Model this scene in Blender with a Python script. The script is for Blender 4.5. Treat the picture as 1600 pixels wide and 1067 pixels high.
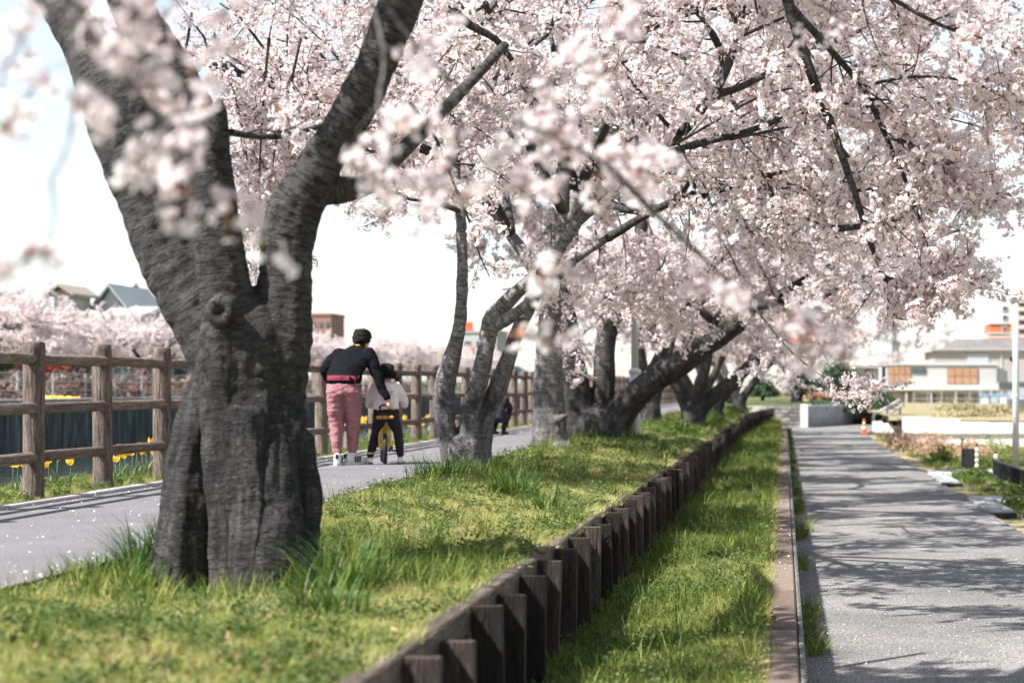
import bpy, math, random
import numpy as np
from mathutils import noise as mnoise, Vector

for o in list(bpy.data.objects):
    bpy.data.objects.remove(o)
SC = bpy.context.scene
COL = SC.collection
R = math.radians
rng = np.random.default_rng(7)
random.seed(7)

# ------------------------------------------------------------------ camera
CAMZ = 0.85
cam_d = bpy.data.cameras.new('camera')
cam = bpy.data.objects.new('camera', cam_d)
COL.objects.link(cam)
cam.location = (0, 0, CAMZ)
cam.rotation_euler = (R(90), 0, 0)
cam_d.sensor_width = 36.0
cam_d.lens = 67.5
cam_d.shift_x = -425 / 1600
cam_d.shift_y = 70.5 / 1600
cam_d.clip_start = 0.05
cam_d.clip_end = 6000
cam_d.dof.use_dof = True
cam_d.dof.focus_distance = 14.5
cam_d.dof.aperture_fstop = 2.6
SC.camera = cam

# ------------------------------------------------------------------ sky, sun, exposure
SUN_EL = R(51)
SUN_DIR = Vector((-0.84, -0.54, 0)).normalized()          # horizontal direction towards the sun
W = bpy.data.worlds.new('World')
SC.world = W
W.use_nodes = True
wn = W.node_tree.nodes
wl = W.node_tree.links
sky = wn.new('ShaderNodeTexSky')
sky.sky_type = 'NISHITA'
sky.sun_disc = False
sky.sun_elevation = SUN_EL
sky.sun_rotation = math.atan2(SUN_DIR.x, SUN_DIR.y)
sky.air_density = 1.0
sky.dust_density = 0.6
sky.ozone_density = 1.5
sky.altitude = 0
bg = wn['Background']
bg.inputs['Strength'].default_value = 0.089
hs = wn.new('ShaderNodeHueSaturation')                     # thin white spring haze
hs.inputs['Saturation'].default_value = 0.5
wl.new(sky.outputs[0], hs.inputs['Color'])
wl.new(hs.outputs[0], bg.inputs['Color'])

sun_d = bpy.data.lights.new('sun', 'SUN')
sun_d.energy = 5.0
sun_d.angle = R(0.53)
sun_d.color = (1.0, 0.965, 0.92)
sun = bpy.data.objects.new('sun', sun_d)
COL.objects.link(sun)
to_sun = Vector((SUN_DIR.x * math.cos(SUN_EL), SUN_DIR.y * math.cos(SUN_EL), math.sin(SUN_EL)))
sun.rotation_euler = to_sun.to_track_quat('Z', 'Y').to_euler()
sun.location = to_sun * 60

VS = SC.view_settings
VS.view_transform = 'Standard'
VS.look = 'None'
VS.exposure = 1.3
VS.gamma = 1.0
VS.use_curve_mapping = False
SC.render.film_transparent = False
SC.cycles.max_bounces = 8
SC.cycles.diffuse_bounces = 6
SC.cycles.glossy_bounces = 2
SC.cycles.transmission_bounces = 4
SC.cycles.transparent_max_bounces = 4
SC.cycles.caustics_reflective = False
SC.cycles.caustics_refractive = False
SC.cycles.use_denoising = True
SC.cycles.use_adaptive_sampling = True
SC.cycles.adaptive_threshold = 0.03


def P(px, py, Y):
    """world point that a measured photo pixel stands for at depth Y"""
    return np.array([(px - 1225) / 3000 * Y, Y, CAMZ + (604 - py) / 3000 * Y])


# ------------------------------------------------------------------ materials
MATS = {}


def ramp_set(node, cols):
    cr = node.color_ramp
    while len(cr.elements) > 1:
        cr.elements.remove(cr.elements[-1])
    for i, (pos, c) in enumerate(cols):
        e = cr.elements[0] if i == 0 else cr.elements.new(pos)
        e.position = pos
        e.color = (*c, 1)


def pmat(name, cols, scale=4.0, detail=6.0, rough=0.85, bump=0.0, bscale=40.0, stretch=(1, 1, 1), spec=0.3,
         transl=0.0, coord='Object', inst=0.0, fine=0.0, fscale=90.0, metal=0.0, dist=0.0):
    """noise driven colour ramp + bump; cols = [(pos, rgb), ...]"""
    if name in MATS:
        return MATS[name]
    m = bpy.data.materials.new(name)
    m.use_nodes = True
    nt = m.node_tree
    N, L = nt.nodes, nt.links
    b = N['Principled BSDF']
    b.inputs['Roughness'].default_value = rough
    b.inputs['Specular IOR Level'].default_value = spec
    b.inputs['Metallic'].default_value = metal
    if coord == 'bk':
        tc = N.new('ShaderNodeAttribute')
        tc.attribute_name = 'bk'
        vec = tc.outputs['Vector']
    elif coord == 'loc':
        tc = N.new('ShaderNodeObjectInfo')
        vec = tc.outputs['Location']
    elif coord == 'World':
        tc = N.new('ShaderNodeNewGeometry')
        vec = tc.outputs['Position']
    else:
        tc = N.new('ShaderNodeTexCoord')
        vec = tc.outputs[coord]
    mp = N.new('ShaderNodeMapping')
    mp.inputs['Scale'].default_value = stretch
    L.new(vec, mp.inputs['Vector'])
    nz = N.new('ShaderNodeTexNoise')
    nz.inputs['Scale'].default_value = scale
    nz.inputs['Detail'].default_value = detail
    nz.inputs['Roughness'].default_value = 0.6
    nz.inputs['Distortion'].default_value = dist
    L.new(mp.outputs[0], nz.inputs['Vector'])
    rp = N.new('ShaderNodeValToRGB')
    ramp_set(rp, cols)
    fac = nz.outputs['Fac']
    if inst > 0:
        oi = N.new('ShaderNodeObjectInfo')
        ma = N.new('ShaderNodeMath')
        ma.operation = 'MULTIPLY_ADD'
        ma.inputs[1].default_value = inst
        ma.inputs[2].default_value = -inst / 2
        L.new(oi.outputs['Random'], ma.inputs[0])
        ad = N.new('ShaderNodeMath')
        ad.operation = 'ADD'
        L.new(fac, ad.inputs[0])
        L.new(ma.outputs[0], ad.inputs[1])
        fac = ad.outputs[0]
    L.new(fac, rp.inputs['Fac'])
    colour = rp.outputs['Color']
    if fine > 0:
        n2 = N.new('ShaderNodeTexNoise')
        n2.inputs['Scale'].default_value = fscale
        n2.inputs['Detail'].default_value = 3
        L.new(mp.outputs[0], n2.inputs['Vector'])
        mx = N.new('ShaderNodeMix')
        mx.data_type = 'RGBA'
        mx.blend_type = 'OVERLAY'
        mx.inputs[0].default_value = fine
        L.new(colour, mx.inputs[6])
        r2 = N.new('ShaderNodeValToRGB')
        ramp_set(r2, [(.33, (.12, .12, .12)), (.67, (.88, .88, .88))])
        L.new(n2.outputs['Fac'], r2.inputs['Fac'])
        L.new(r2.outputs['Color'], mx.inputs[7])
        colour = mx.outputs[2]
    L.new(colour, b.inputs['Base Color'])
    if bump > 0:
        n3 = N.new('ShaderNodeTexNoise')
        n3.inputs['Scale'].default_value = bscale
        n3.inputs['Detail'].default_value = 5
        L.new(mp.outputs[0], n3.inputs['Vector'])
        bp = N.new('ShaderNodeBump')
        bp.inputs['Strength'].default_value = min(1.0, bump)
        bp.inputs['Distance'].default_value = 0.02
        L.new(n3.outputs['Fac'], bp.inputs['Height'])
        L.new(bp.outputs[0], b.inputs['Normal'])
    if transl > 0:
        t = N.new('ShaderNodeBsdfTranslucent')
        L.new(colour, t.inputs['Color'])
        ms = N.new('ShaderNodeMixShader')
        ms.inputs[0].default_value = transl
        L.new(b.outputs[0], ms.inputs[1])
        L.new(t.outputs[0], ms.inputs[2])
        L.new(ms.outputs[0], N['Material Output'].inputs['Surface'])
    MATS[name] = m
    return m


def bark_mat(g=1.0):
    """cherry bark: grey skin with horizontal lenticels, dark furrows and pale lichen"""
    m = bpy.data.materials.new('cherry_bark')
    m.use_nodes = True
    N, L = m.node_tree.nodes, m.node_tree.links
    b = N['Principled BSDF']
    b.inputs['Roughness'].default_value = 0.88
    b.inputs['Specular IOR Level'].default_value = 0.2
    at = N.new('ShaderNodeAttribute')
    at.attribute_name = 'bk'

    def mapped(s):
        mp = N.new('ShaderNodeMapping')
        mp.inputs['Scale'].default_value = s
        L.new(at.outputs['Vector'], mp.inputs['Vector'])
        return mp.outputs[0]

    def nz(vec, scale, detail=5, dist=0.0, rough=.6):
        n = N.new('ShaderNodeTexNoise')
        n.inputs['Scale'].default_value = scale
        n.inputs['Detail'].default_value = detail
        n.inputs['Distortion'].default_value = dist
        n.inputs['Roughness'].default_value = rough
        L.new(vec, n.inputs['Vector'])
        return n.outputs['Fac']

    def rmp(fac, cols):
        r = N.new('ShaderNodeValToRGB')
        ramp_set(r, cols)
        L.new(fac, r.inputs['Fac'])
        return r.outputs['Color']

    def mix(kind, fac, a, c):
        x = N.new('ShaderNodeMix')
        x.data_type = 'RGBA'
        x.blend_type = kind
        if isinstance(fac, float):
            x.inputs[0].default_value = fac
        else:
            L.new(fac, x.inputs[0])
        L.new(a, x.inputs[6])
        if isinstance(c, tuple):
            x.inputs[7].default_value = (*c, 1)
        else:
            L.new(c, x.inputs[7])
        return x.outputs[2]
    big = nz(mapped((1, 1, .6)), 3.2, 7, .8, .68)
    base = rmp(big, [(0.28, (.022 * g, .022 * g, .025 * g)), (.5, (.062 * g, .059 * g, .060 * g)), (.66, (.135 * g, .128 * g, .124 * g)), (.8, (.26 * g, .245 * g, .235 * g))])
    fis = nz(mapped((5, 5, .9)), 5.0, 6, 1.2)
    ff = rmp(fis, [(.36, (.35, .35, .36)), (.52, (1, 1, 1))])
    base = mix('MULTIPLY', .75, base, ff)
    # smooth banded skin on the limbs, old dark fissured bark round the foot
    ge = N.new('ShaderNodeNewGeometry')
    sz = N.new('ShaderNodeSeparateXYZ')
    L.new(ge.outputs['Position'], sz.inputs[0])
    wob = N.new('ShaderNodeMath')
    wob.operation = 'MULTIPLY_ADD'
    wob.inputs[1].default_value = 1.4
    L.new(big, wob.inputs[0])
    L.new(sz.outputs['Z'], wob.inputs[2])
    mr = N.new('ShaderNodeMapRange')
    mr.inputs['From Min'].default_value = 1.45
    mr.inputs['From Max'].default_value = 2.05
    mr.inputs['To Min'].default_value = 0.0
    mr.inputs['To Max'].default_value = 1.0
    L.new(wob.outputs[0], mr.inputs['Value'])
    skin_c = rmp(nz(mapped((1, 1, 1)), 6.0, 6, .3), [(.3, (.060 * g, .058 * g, .058 * g)), (.7, (.125 * g, .118 * g, .114 * g))])
    base = mix('MIX', mr.outputs[0], base, skin_c)
    lent = nz(mapped((4, 4, 20)), 3.2, 5, .7, .5)
    lm = rmp(lent, [(.41, (0, 0, 0)), (.475, (1, 1, 1))])
    lf0 = N.new('ShaderNodeMapRange')
    lf0.inputs['To Min'].default_value = .18
    lf0.inputs['To Max'].default_value = .52
    L.new(mr.outputs[0], lf0.inputs['Value'])
    c = mix('MULTIPLY', lf0.outputs[0], base, lm)
    lich = nz(mapped((1, 1, 1)), 26.0, 3)
    lf = rmp(lich, [(.62, (0, 0, 0)), (.72, (.45, .45, .45))])
    c = mix('MIX', lf, c, (.20, .20, .19))
    grain = nz(mapped((1, 1, 1.6)), 60.0, 5)
    gr = rmp(grain, [(.3, (.55, .55, .55)), (.65, (1.0, 1.0, 1.0))])
    c = mix('MULTIPLY', .7, c, gr)
    L.new(c, b.inputs['Base Color'])
    h = N.new('ShaderNodeMath')
    h.operation = 'ADD'
    L.new(lm, h.inputs[0])
    L.new(grain, h.inputs[1])
    h2 = N.new('ShaderNodeMath')
    h2.operation = 'ADD'
    L.new(h.outputs[0], h2.inputs[0])
    L.new(big, h2.inputs[1])
    bp = N.new('ShaderNodeBump')
    bp.inputs['Strength'].default_value = .8
    bp.inputs['Distance'].default_value = .02
    L.new(h2.outputs[0], bp.inputs['Height'])
    L.new(bp.outputs[0], b.inputs['Normal'])
    MATS['bark'] = m
    return m


BARK = bark_mat()
SUNLIT_BARK = bark_mat(2.9)  # brighter copy of the same bark: sunlight put into the colour
SHADED_BARK = bark_mat(.74)  # darker copy of the same bark: crown shade put into the colour


# ------------------------------------------------------------------ mesh collecting
class MB:
    def __init__(self):
        self.v, self.f, self.m, self.k = [], [], [], []
        self.n = 0

    def add(self, v, f, mat=0, bk=None):
        v = np.asarray(v, dtype=np.float32).reshape(-1, 3)
        f = np.asarray(f, dtype=np.int64)
        self.v.append(v)
        self.k.append(v if bk is None else np.asarray(bk, dtype=np.float32).reshape(-1, 3))
        self.f.append(f + self.n)
        self.m.append((mat, len(f)))
        self.n += len(v)

    def box(self, c, s, mat=0, rz=0.0, taper=1.0, bev=0.0):
        hx, hy, hz = s[0] / 2, s[1] / 2, s[2] / 2
        if bev > 0:                                   # chamfered box: three rings top and bottom inset
            z = [(-hz, bev), (-hz + bev, 0), (hz - bev, 0), (hz, bev)]
            vs = []
            for zz, i in z:
                vs += [(-hx + i, -hy + i, zz), (hx - i, -hy + i, zz), (hx - i, hy - i, zz), (-hx + i, hy - i, zz)]
            fs = [(3, 2, 1, 0), (12, 13, 14, 15)]
            for r in range(3):
                for i in range(4):
                    a, bb = r * 4 + i, r * 4 + (i + 1) % 4
                    fs.append((a, bb, bb + 4, a + 4))
        else:
            vs = [(-hx, -hy, -hz), (hx, -hy, -hz), (hx, hy, -hz), (-hx, hy, -hz),
                  (-hx * taper, -hy * taper, hz), (hx * taper, -hy * taper, hz), (hx * taper, hy * taper, hz), (-hx * taper, hy * taper, hz)]
            fs = [(3, 2, 1, 0), (4, 5, 6, 7), (0, 1, 5, 4), (1, 2, 6, 5), (2, 3, 7, 6), (3, 0, 4, 7)]
        v = np.array(vs)
        if rz:
            cz, sz = math.cos(rz), math.sin(rz)
            v = np.stack([v[:, 0] * cz - v[:, 1] * sz, v[:, 0] * sz + v[:, 1] * cz, v[:, 2]], 1)
        self.add(v + np.array(c), fs, mat)
        return self

    def tubes(self, PP, RR, sides=6, mat=0, cap=True):
        """PP (N,K,3) polylines, RR (N,K) radii"""
        PP = np.asarray(PP, dtype=np.float64)
        RR = np.asarray(RR, dtype=np.float64)
        if PP.ndim == 2:
            PP, RR = PP[None], RR[None]
        Nn, K, _ = PP.shape
        if Nn == 0:
            return self
        T = np.gradient(PP, axis=1)
        T /= np.linalg.norm(T, axis=2, keepdims=True) + 1e-9
        mean = T.mean(axis=1)
        ax = np.argmin(np.abs(mean), axis=1)
        ref = np.eye(3)[ax][:, None, :]
        S = np.cross(T, np.broadcast_to(ref, T.shape))
        S /= np.linalg.norm(S, axis=2, keepdims=True) + 1e-9
        U = np.cross(S, T)
        a = np.arange(sides) / sides * 2 * np.pi
        ca, sa = np.cos(a), np.sin(a)
        V = PP[:, :, None, :] + RR[:, :, None, None] * (S[:, :, None, :] * ca[None, None, :, None] + U[:, :, None, :] * sa[None, None, :, None])
        seg = np.linalg.norm(np.diff(PP, axis=1), axis=2)
        s = np.concatenate([np.zeros((Nn, 1)), np.cumsum(seg, 1)], 1) + rng.uniform(0, 50, (Nn, 1))
        bk = np.stack([np.broadcast_to(RR[:, :, None] * ca, V.shape[:3]), np.broadcast_to(RR[:, :, None] * sa, V.shape[:3]),
                       np.broadcast_to(s[:, :, None], V.shape[:3])], 3)
        idx = np.arange(Nn * K * sides).reshape(Nn, K, sides)
        A = idx[:, :-1, :]
        B = np.roll(idx, -1, axis=2)[:, :-1, :]
        Cc = np.roll(idx, -1, axis=2)[:, 1:, :]
        D = idx[:, 1:, :]
        F = np.stack([A, B, Cc, D], 3).reshape(-1, 4)
        base = self.n
        self.add(V, F, mat, bk)
        if cap:
            self.f.append(idx[:, -1, :] + base)
            self.m.append((mat, Nn))
            self.f.append(idx[:, 0, ::-1] + base)
            self.m.append((mat, Nn))
        return self

    def mesh(self, name, mats, smooth=False):
        me = bpy.data.meshes.new(name)
        if not self.v:
            return me
        V = np.concatenate(self.v)
        K = np.concatenate(self.k)
        counts = np.concatenate([np.full(len(f), f.shape[1], dtype=np.int32) for f in self.f if len(f)])
        loops = np.concatenate([f.reshape(-1) for f in self.f if len(f)]).astype(np.int32)
        mi = np.concatenate([np.full(n, m, dtype=np.int32) for m, n in self.m if n])
        me.vertices.add(len(V))
        me.vertices.foreach_set('co', V.reshape(-1))
        me.loops.add(len(loops))
        me.loops.foreach_set('vertex_index', loops)
        me.polygons.add(len(counts))
        starts = np.concatenate([[0], np.cumsum(counts)[:-1]]).astype(np.int32)
        me.polygons.foreach_set('loop_start', starts)
        try:
            me.polygons.foreach_set('loop_total', counts)
        except Exception:
            pass
        for mm in (mats if isinstance(mats, (list, tuple)) else [mats]):
            me.materials.append(mm)
        me.polygons.foreach_set('material_index', mi)
        me.polygons.foreach_set('use_smooth', np.full(len(counts), smooth))
        me.update(calc_edges=True)
        a = me.attributes.new('bk', 'FLOAT_VECTOR', 'POINT')
        a.data.foreach_set('vector', K.reshape(-1))
        return me

    def build(self, name, mats, parent=None, smooth=False, **kw):
        return obj(name, self.mesh(name, mats, smooth), parent, **kw)


def obj(name, me, parent=None, loc=None, label=None, cat=None, group=None, kind=None, rz=None):
    o = bpy.data.objects.new(name, me)
    COL.objects.link(o)
    if parent is not None:
        o.parent = parent
    if loc is not None:
        o.location = loc
    if rz is not None:
        o.rotation_euler = (0, 0, rz)
    return tag(o, label, cat, group, kind)


def tag(o, label=None, cat=None, group=None, kind=None):
    if label:
        o['label'] = label
    if cat:
        o['category'] = cat
    if group:
        o['group'] = group
    if kind:
        o['kind'] = kind
    return o


def thing(name, label, cat, loc=(0, 0, 0), rz=0.0, group=None):
    return obj(name, None, None, loc, label, cat, group, None, rz)


def copy_tree(o, parent=None):
    c = o.copy()
    COL.objects.link(c)
    if parent is not None:
        c.parent = parent
    for ch in o.children:
        copy_tree(ch, c)
    return c


def cyl(c0, c1, r0, r1=None, sides=12, mb=None, mat=0):
    mb = mb or MB()
    mb.tubes(np.array([c0, c1]), np.array([r0, r0 if r1 is None else r1]), sides, mat)
    return mb


def sheet(xs, ys, zf, name, mats, kind='structure', label=None, cat=None, smooth=True):
    X, Y = np.meshgrid(xs, ys)
    Z = zf(X, Y) if callable(zf) else np.full_like(X, zf, dtype=float)
    v = np.stack([X, Y, Z], 2).reshape(-1, 3)
    nx, ny = len(xs), len(ys)
    i = np.arange(nx * ny).reshape(ny, nx)
    f = np.stack([i[:-1, :-1], i[:-1, 1:], i[1:, 1:], i[1:, :-1]], 2).reshape(-1, 4)
    mb = MB()
    mb.add(v, f)
    return mb.build(name, mats, None, smooth, kind=kind, label=label, cat=cat)


def vnoise(p, s, seed=0.0):
    """cheap smooth noise from sines, vectorised"""
    x, y = p[..., 0] * s + seed * 1.7, p[..., 1] * s + seed * 2.3
    return (np.sin(x * 1.0 + 1.3 * np.sin(y * .9 + seed)) + np.sin(y * 1.3 + 1.7 * np.sin(x * .7 + 2.1 + seed))
            + .6 * np.sin(x * 2.3 + y * 1.9 + seed) + .5 * np.sin(x * 3.7 - y * 2.9 + 1.1 * seed)) / 3.1


def smooth01(x, a, b):
    t = np.clip((x - a) / (b - a), 0, 1)
    return t * t * (3 - 2 * t)


# ------------------------------------------------------------------ closed lumps: spheres along chains, voxel-remeshed into one skin
_ico = {}


def ico(sub=2):
    if sub not in _ico:
        import bmesh
        bm = bmesh.new()
        bmesh.ops.create_icosphere(bm, subdivisions=sub, radius=1.0)
        v = np.array([x.co[:] for x in bm.verts])
        f = np.array([[q.index for q in x.verts] for x in bm.faces])
        bm.free()
        _ico[sub] = (v, f)
    return _ico[sub]


def chain_samples(ch, step=0.3):
    """ch: rows (x,y,z,rx[,ry,rz]) -> dense rows"""
    out = []
    ch = [tuple(c) if len(c) == 6 else (*c[:3], c[3], c[3], c[3]) for c in ch]
    for a, b in zip(ch[:-1], ch[1:]):
        a, b = np.array(a, float), np.array(b, float)
        d = np.linalg.norm(b[:3] - a[:3])
        n = max(1, int(d / (step * max(min(a[3:].min(), b[3:].min()), .004))))
        n = min(n, 60)
        for i in range(n):
            out.append(a + (b - a) * i / n)
    out.append(np.array(ch[-1], float))
    return np.array(out)


def spline(pts, n=4):
    """Catmull-Rom through rows of any width"""
    p = np.array(pts, float)
    p = np.vstack([2 * p[0] - p[1], p, 2 * p[-1] - p[-2]])
    out = []
    for i in range(1, len(p) - 2):
        for k in range(n):
            t = k / n
            a, b, c, d = p[i - 1], p[i], p[i + 1], p[i + 2]
            out.append(.5 * ((2 * b) + (-a + c) * t + (2 * a - 5 * b + 4 * c - d) * t * t + (-a + 3 * b - 3 * c + d) * t ** 3))
    out.append(p[-2])
    return np.array(out)


def blob_mesh(name, chains, voxel, mats, smooth_it=3, displace=None, bark=False, sub=2):
    iv, jf = ico(sub)
    mb = MB()
    rows = []
    for ch in chains:
        s = chain_samples(ch)
        rows.append(s)
    S = np.concatenate(rows)
    V = (iv[None] * S[:, None, 3:6] + S[:, None, :3]).reshape(-1, 3)
    F = (jf[None] + (np.arange(len(S)) * len(iv))[:, None, None]).reshape(-1, 3)
    mb.add(V, F)
    me = mb.mesh(name + '_raw', [])
    o = bpy.data.objects.new('tmp', me)
    COL.objects.link(o)
    m = o.modifiers.new('r', 'REMESH')
    m.mode = 'VOXEL'
    m.voxel_size = voxel
    m.adaptivity = 0
    if smooth_it:
        s = o.modifiers.new('s', 'SMOOTH')
        s.factor = .5
        s.iterations = smooth_it
    dg = bpy.context.evaluated_depsgraph_get()
    ev = o.evaluated_get(dg)
    out = bpy.data.meshes.new_from_object(ev)
    out.name = name
    bpy.data.objects.remove(o)
    bpy.data.meshes.remove(me)
    n = len(out.vertices)
    co = np.empty(n * 3, np.float32)
    out.vertices.foreach_get('co', co)
    co = co.reshape(-1, 3)
    no = np.empty(n * 3, np.float32)
    out.vertices.foreach_get('normal', no)
    no = no.reshape(-1, 3)
    if bark:
        bk = np.empty_like(co)
        cs, ts, ss, rs, off = [], [], [], [], 0.0
        for s in rows:
            p = s[:, :3]
            t = np.gradient(p, axis=0) if len(p) > 1 else np.array([[0, 0, 1.]])
            t /= np.linalg.norm(t, axis=1, keepdims=True) + 1e-9
            d = np.concatenate([[0], np.cumsum(np.linalg.norm(np.diff(p, axis=0), axis=1))])
            cs.append(p); ts.append(t); ss.append(d + p[0, 2]); rs.append(s[:, 3])
        cs, ts, ss, rs = map(np.concatenate, (cs, ts, ss, rs))
        for i in range(0, n, 4000):
            q = co[i:i + 4000]
            D = np.linalg.norm(q[:, None] - cs[None], axis=2) - rs[None]
            j = D.argmin(1)
            w = q - cs[j]
            along = (w * ts[j]).sum(1)
            perp = w - along[:, None] * ts[j]
            bk[i:i + 4000, 0] = perp[:, 0]
            bk[i:i + 4000, 1] = perp[:, 1] + perp[:, 2] * .7
            bk[i:i + 4000, 2] = ss[j] + along
    else:
        bk = co.copy()
    if displace is not None:
        co = co + no * displace(co, bk)[:, None]
        out.vertices.foreach_set('co', co.astype(np.float32).reshape(-1))
    out.polygons.foreach_set('use_smooth', np.ones(len(out.polygons), bool))
    out.materials.clear()
    for mm in (mats if isinstance(mats, (list, tuple)) else [mats]):
        out.materials.append(mm)
    a = out.attributes.new('bk', 'FLOAT_VECTOR', 'POINT')
    a.data.foreach_set('vector', bk.astype(np.float32).reshape(-1))
    out.update()
    return out


# ------------------------------------------------------------------ scattering (only for stuff: blossom, grass)
def scatter_group(name, meshes):
    """geometry-node group that puts one of the given small meshes on each point"""
    c = bpy.data.collections.new(name + '_pieces')
    for i, me in enumerate(meshes):
        o = bpy.data.objects.new('%s_piece_%02d' % (name, i), me)
        c.objects.link(o)
    g = bpy.data.node_groups.new(name, 'GeometryNodeTree')
    g.interface.new_socket('Geometry', in_out='INPUT', socket_type='NodeSocketGeometry')
    g.interface.new_socket('Geometry', in_out='OUTPUT', socket_type='NodeSocketGeometry')
    N, L = g.nodes, g.links
    gi, go = N.new('NodeGroupInput'), N.new('NodeGroupOutput')
    ci = N.new('GeometryNodeCollectionInfo')
    ci.inputs['Collection'].default_value = c
    ci.inputs['Separate Children'].default_value = True
    ci.inputs['Reset Children'].default_value = True

    def attr(nm, ty):
        a = N.new('GeometryNodeInputNamedAttribute')
        a.data_type = ty
        a.inputs['Name'].default_value = nm
        return a.outputs['Attribute']
    ip = N.new('GeometryNodeInstanceOnPoints')
    ip.inputs['Pick Instance'].default_value = True
    L.new(gi.outputs[0], ip.inputs['Points'])
    L.new(ci.outputs[0], ip.inputs['Instance'])
    L.new(attr('idx', 'INT'), ip.inputs['Instance Index'])
    L.new(attr('rot', 'FLOAT_VECTOR'), ip.inputs['Rotation'])
    L.new(attr('scl', 'FLOAT'), ip.inputs['Scale'])
    L.new(ip.outputs[0], go.inputs[0])
    return g


def scatter(name, group, pts, rot, scl, idx, parent=None, **kw):
    me = bpy.data.meshes.new(name)
    n = len(pts)
    me.vertices.add(n)
    me.vertices.foreach_set('co', np.asarray(pts, np.float32).reshape(-1))
    for nm, ty, key, arr in (('rot', 'FLOAT_VECTOR', 'vector', rot), ('scl', 'FLOAT', 'value', scl), ('idx', 'INT', 'value', idx)):
        a = me.attributes.new(nm, ty, 'POINT')
        a.data.foreach_set(key, np.asarray(arr, np.int32 if ty == 'INT' else np.float32).reshape(-1))
    me.update()
    o = obj(name, me, parent, kind='stuff', **kw)
    md = o.modifiers.new('scatter', 'NODES')
    md.node_group = group
    return o


def euler_from_dir(d, roll):
    """Euler XYZ that turns +Z onto d with a roll about it; vectorised"""
    d = d / (np.linalg.norm(d, axis=1, keepdims=True) + 1e-9)
    ref = np.where(np.abs(d[:, 2:3]) < .9, np.array([[0, 0, 1.]]), np.array([[1., 0, 0]]))
    x = np.cross(ref, d)
    x /= np.linalg.norm(x, axis=1, keepdims=True) + 1e-9
    y = np.cross(d, x)
    c, s = np.cos(roll)[:, None], np.sin(roll)[:, None]
    X = x * c + y * s
    Yv = -x * s + y * c
    ry = np.arcsin(np.clip(-X[:, 2], -1, 1))
    rx = np.arctan2(Yv[:, 2], d[:, 2])
    rz = np.arctan2(X[:, 1], X[:, 0])
    return np.stack([rx, ry, rz], 1)

# ================================================================== SETTING
asph_path = pmat('path_asphalt', [(.3, (.122, .118, .126)), (.7, (.165, .159, .165))], scale=1.3, rough=.93, detail=8, bump=.4, bscale=90, fine=.6, fscale=85, coord='World')
asph_road = pmat('road_asphalt', [(.25, (.105, .104, .104)), (.5, (.172, .168, .163)), (.75, (.245, .238, .228))], scale=.9, detail=9, rough=.95, bump=1.0, bscale=45, fine=.75, fscale=52, coord='World')
soil = pmat('verge_soil', [(.3, (.12, .105, .045)), (.55, (.21, .185, .08)), (.75, (.33, .28, .15))], scale=2.2, rough=1, bump=.6, bscale=30, fine=.6, fscale=70, coord='World')
concrete = pmat('concrete', [(.3, (.30, .30, .30)), (.7, (.44, .43, .42))], scale=2, rough=.9, bump=.3, bscale=60, fine=.4, coord='World')
white_conc = pmat('white_concrete', [(.3, (.62, .60, .58)), (.7, (.78, .76, .74))], scale=1.2, rough=.85, bump=.15, bscale=20, fine=.25, coord='World')
dry_ground = pmat('dry_ground', [(.3, (.14, .14, .05)), (.5, (.24, .20, .11)), (.7, (.34, .27, .18))], scale=.5, rough=1, bump=.4, bscale=8, fine=.5, fscale=14, coord='World')
bank_grass = pmat('bank_grass', [(.3, (.05, .065, .022)), (.7, (.12, .13, .05))], scale=.6, rough=1, bump=.3, bscale=8, fine=.5, fscale=10, coord='World')


def verge_z(X, Y):
    p = np.stack([X, Y], -1)
    z = .02 - .075 * smooth01(X, -2.6, -1.4) + .022 * vnoise(p, 1.9, 1) + .012 * vnoise(p, 5, 3)
    z = z - .085 * np.exp(-((X + 2.55) / .62) ** 2) * smooth01(9.6 - Y, -.6, .6) * smooth01(Y, 6.2, 7.6)
    z = np.where(X < -3.22, np.minimum(z, -.012), z)
    for tx, ty, tr in TREE_BASES:
        d2 = (X - tx) ** 2 + (Y - ty) ** 2
        z = z + (-.13 if tr > .8 else .03) * np.exp(-d2 / (tr * tr))
    return z


def strip_z(X, Y):
    p = np.stack([X, Y], -1)
    return -.62 + .09 * smooth01(X, -1.2, -.12) + .018 * vnoise(p, 2.3, 5) - .02


TREE_BASES = [(-2.68, 9.4, .9), (-2.97, 18, .6), (-3.0, 25, .6), (-2.85, 29.6, .7), (-1.9, 40, .6), (-3.0, 45, .6)]

sheet(np.linspace(-3.34, -1.34, 34), np.arange(2, 82.1, .25), verge_z, 'verge_ground', soil)
sheet(np.linspace(-1.30, -.07, 14), np.arange(2, 80.1, .25), strip_z, 'lower_strip_ground', soil)
sheet(np.array([-5.44, -4.4, -3.30]), np.array([-6, 20, 60, 120, 300]), 0.0, 'path', asph_path)
sheet(np.linspace(-6.62, -5.42, 10), np.arange(-4, 300, 1.0), lambda X, Y: -.01 + .02 * vnoise(np.stack([X, Y], -1), 2.2, 2), 'bank_verge', soil)

# lower lane, bending to the right at its far end
L_edge = np.array([(.05, -6), (.05, 79), (.9, 80.6), (4.7, 91), (12, 108)])
R_edge = np.array([(2.75, -6), (2.8, 45), (2.95, 70), (4.6, 79), (12, 96)])
mb = MB()
t = np.linspace(0, 1, 9)
va, fa = [], []
for a, b in zip(L_edge, R_edge):
    va += [(*(a + (b - a) * k), -.85) for k in t]
n = len(t)
for r in range(len(L_edge) - 1):
    fa += [(r * n + i, r * n + i + 1, (r + 1) * n + i + 1, (r + 1) * n + i) for i in range(n - 1)]
mb.add(va, fa)
mb.build('road', asph_road, kind='structure')


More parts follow.
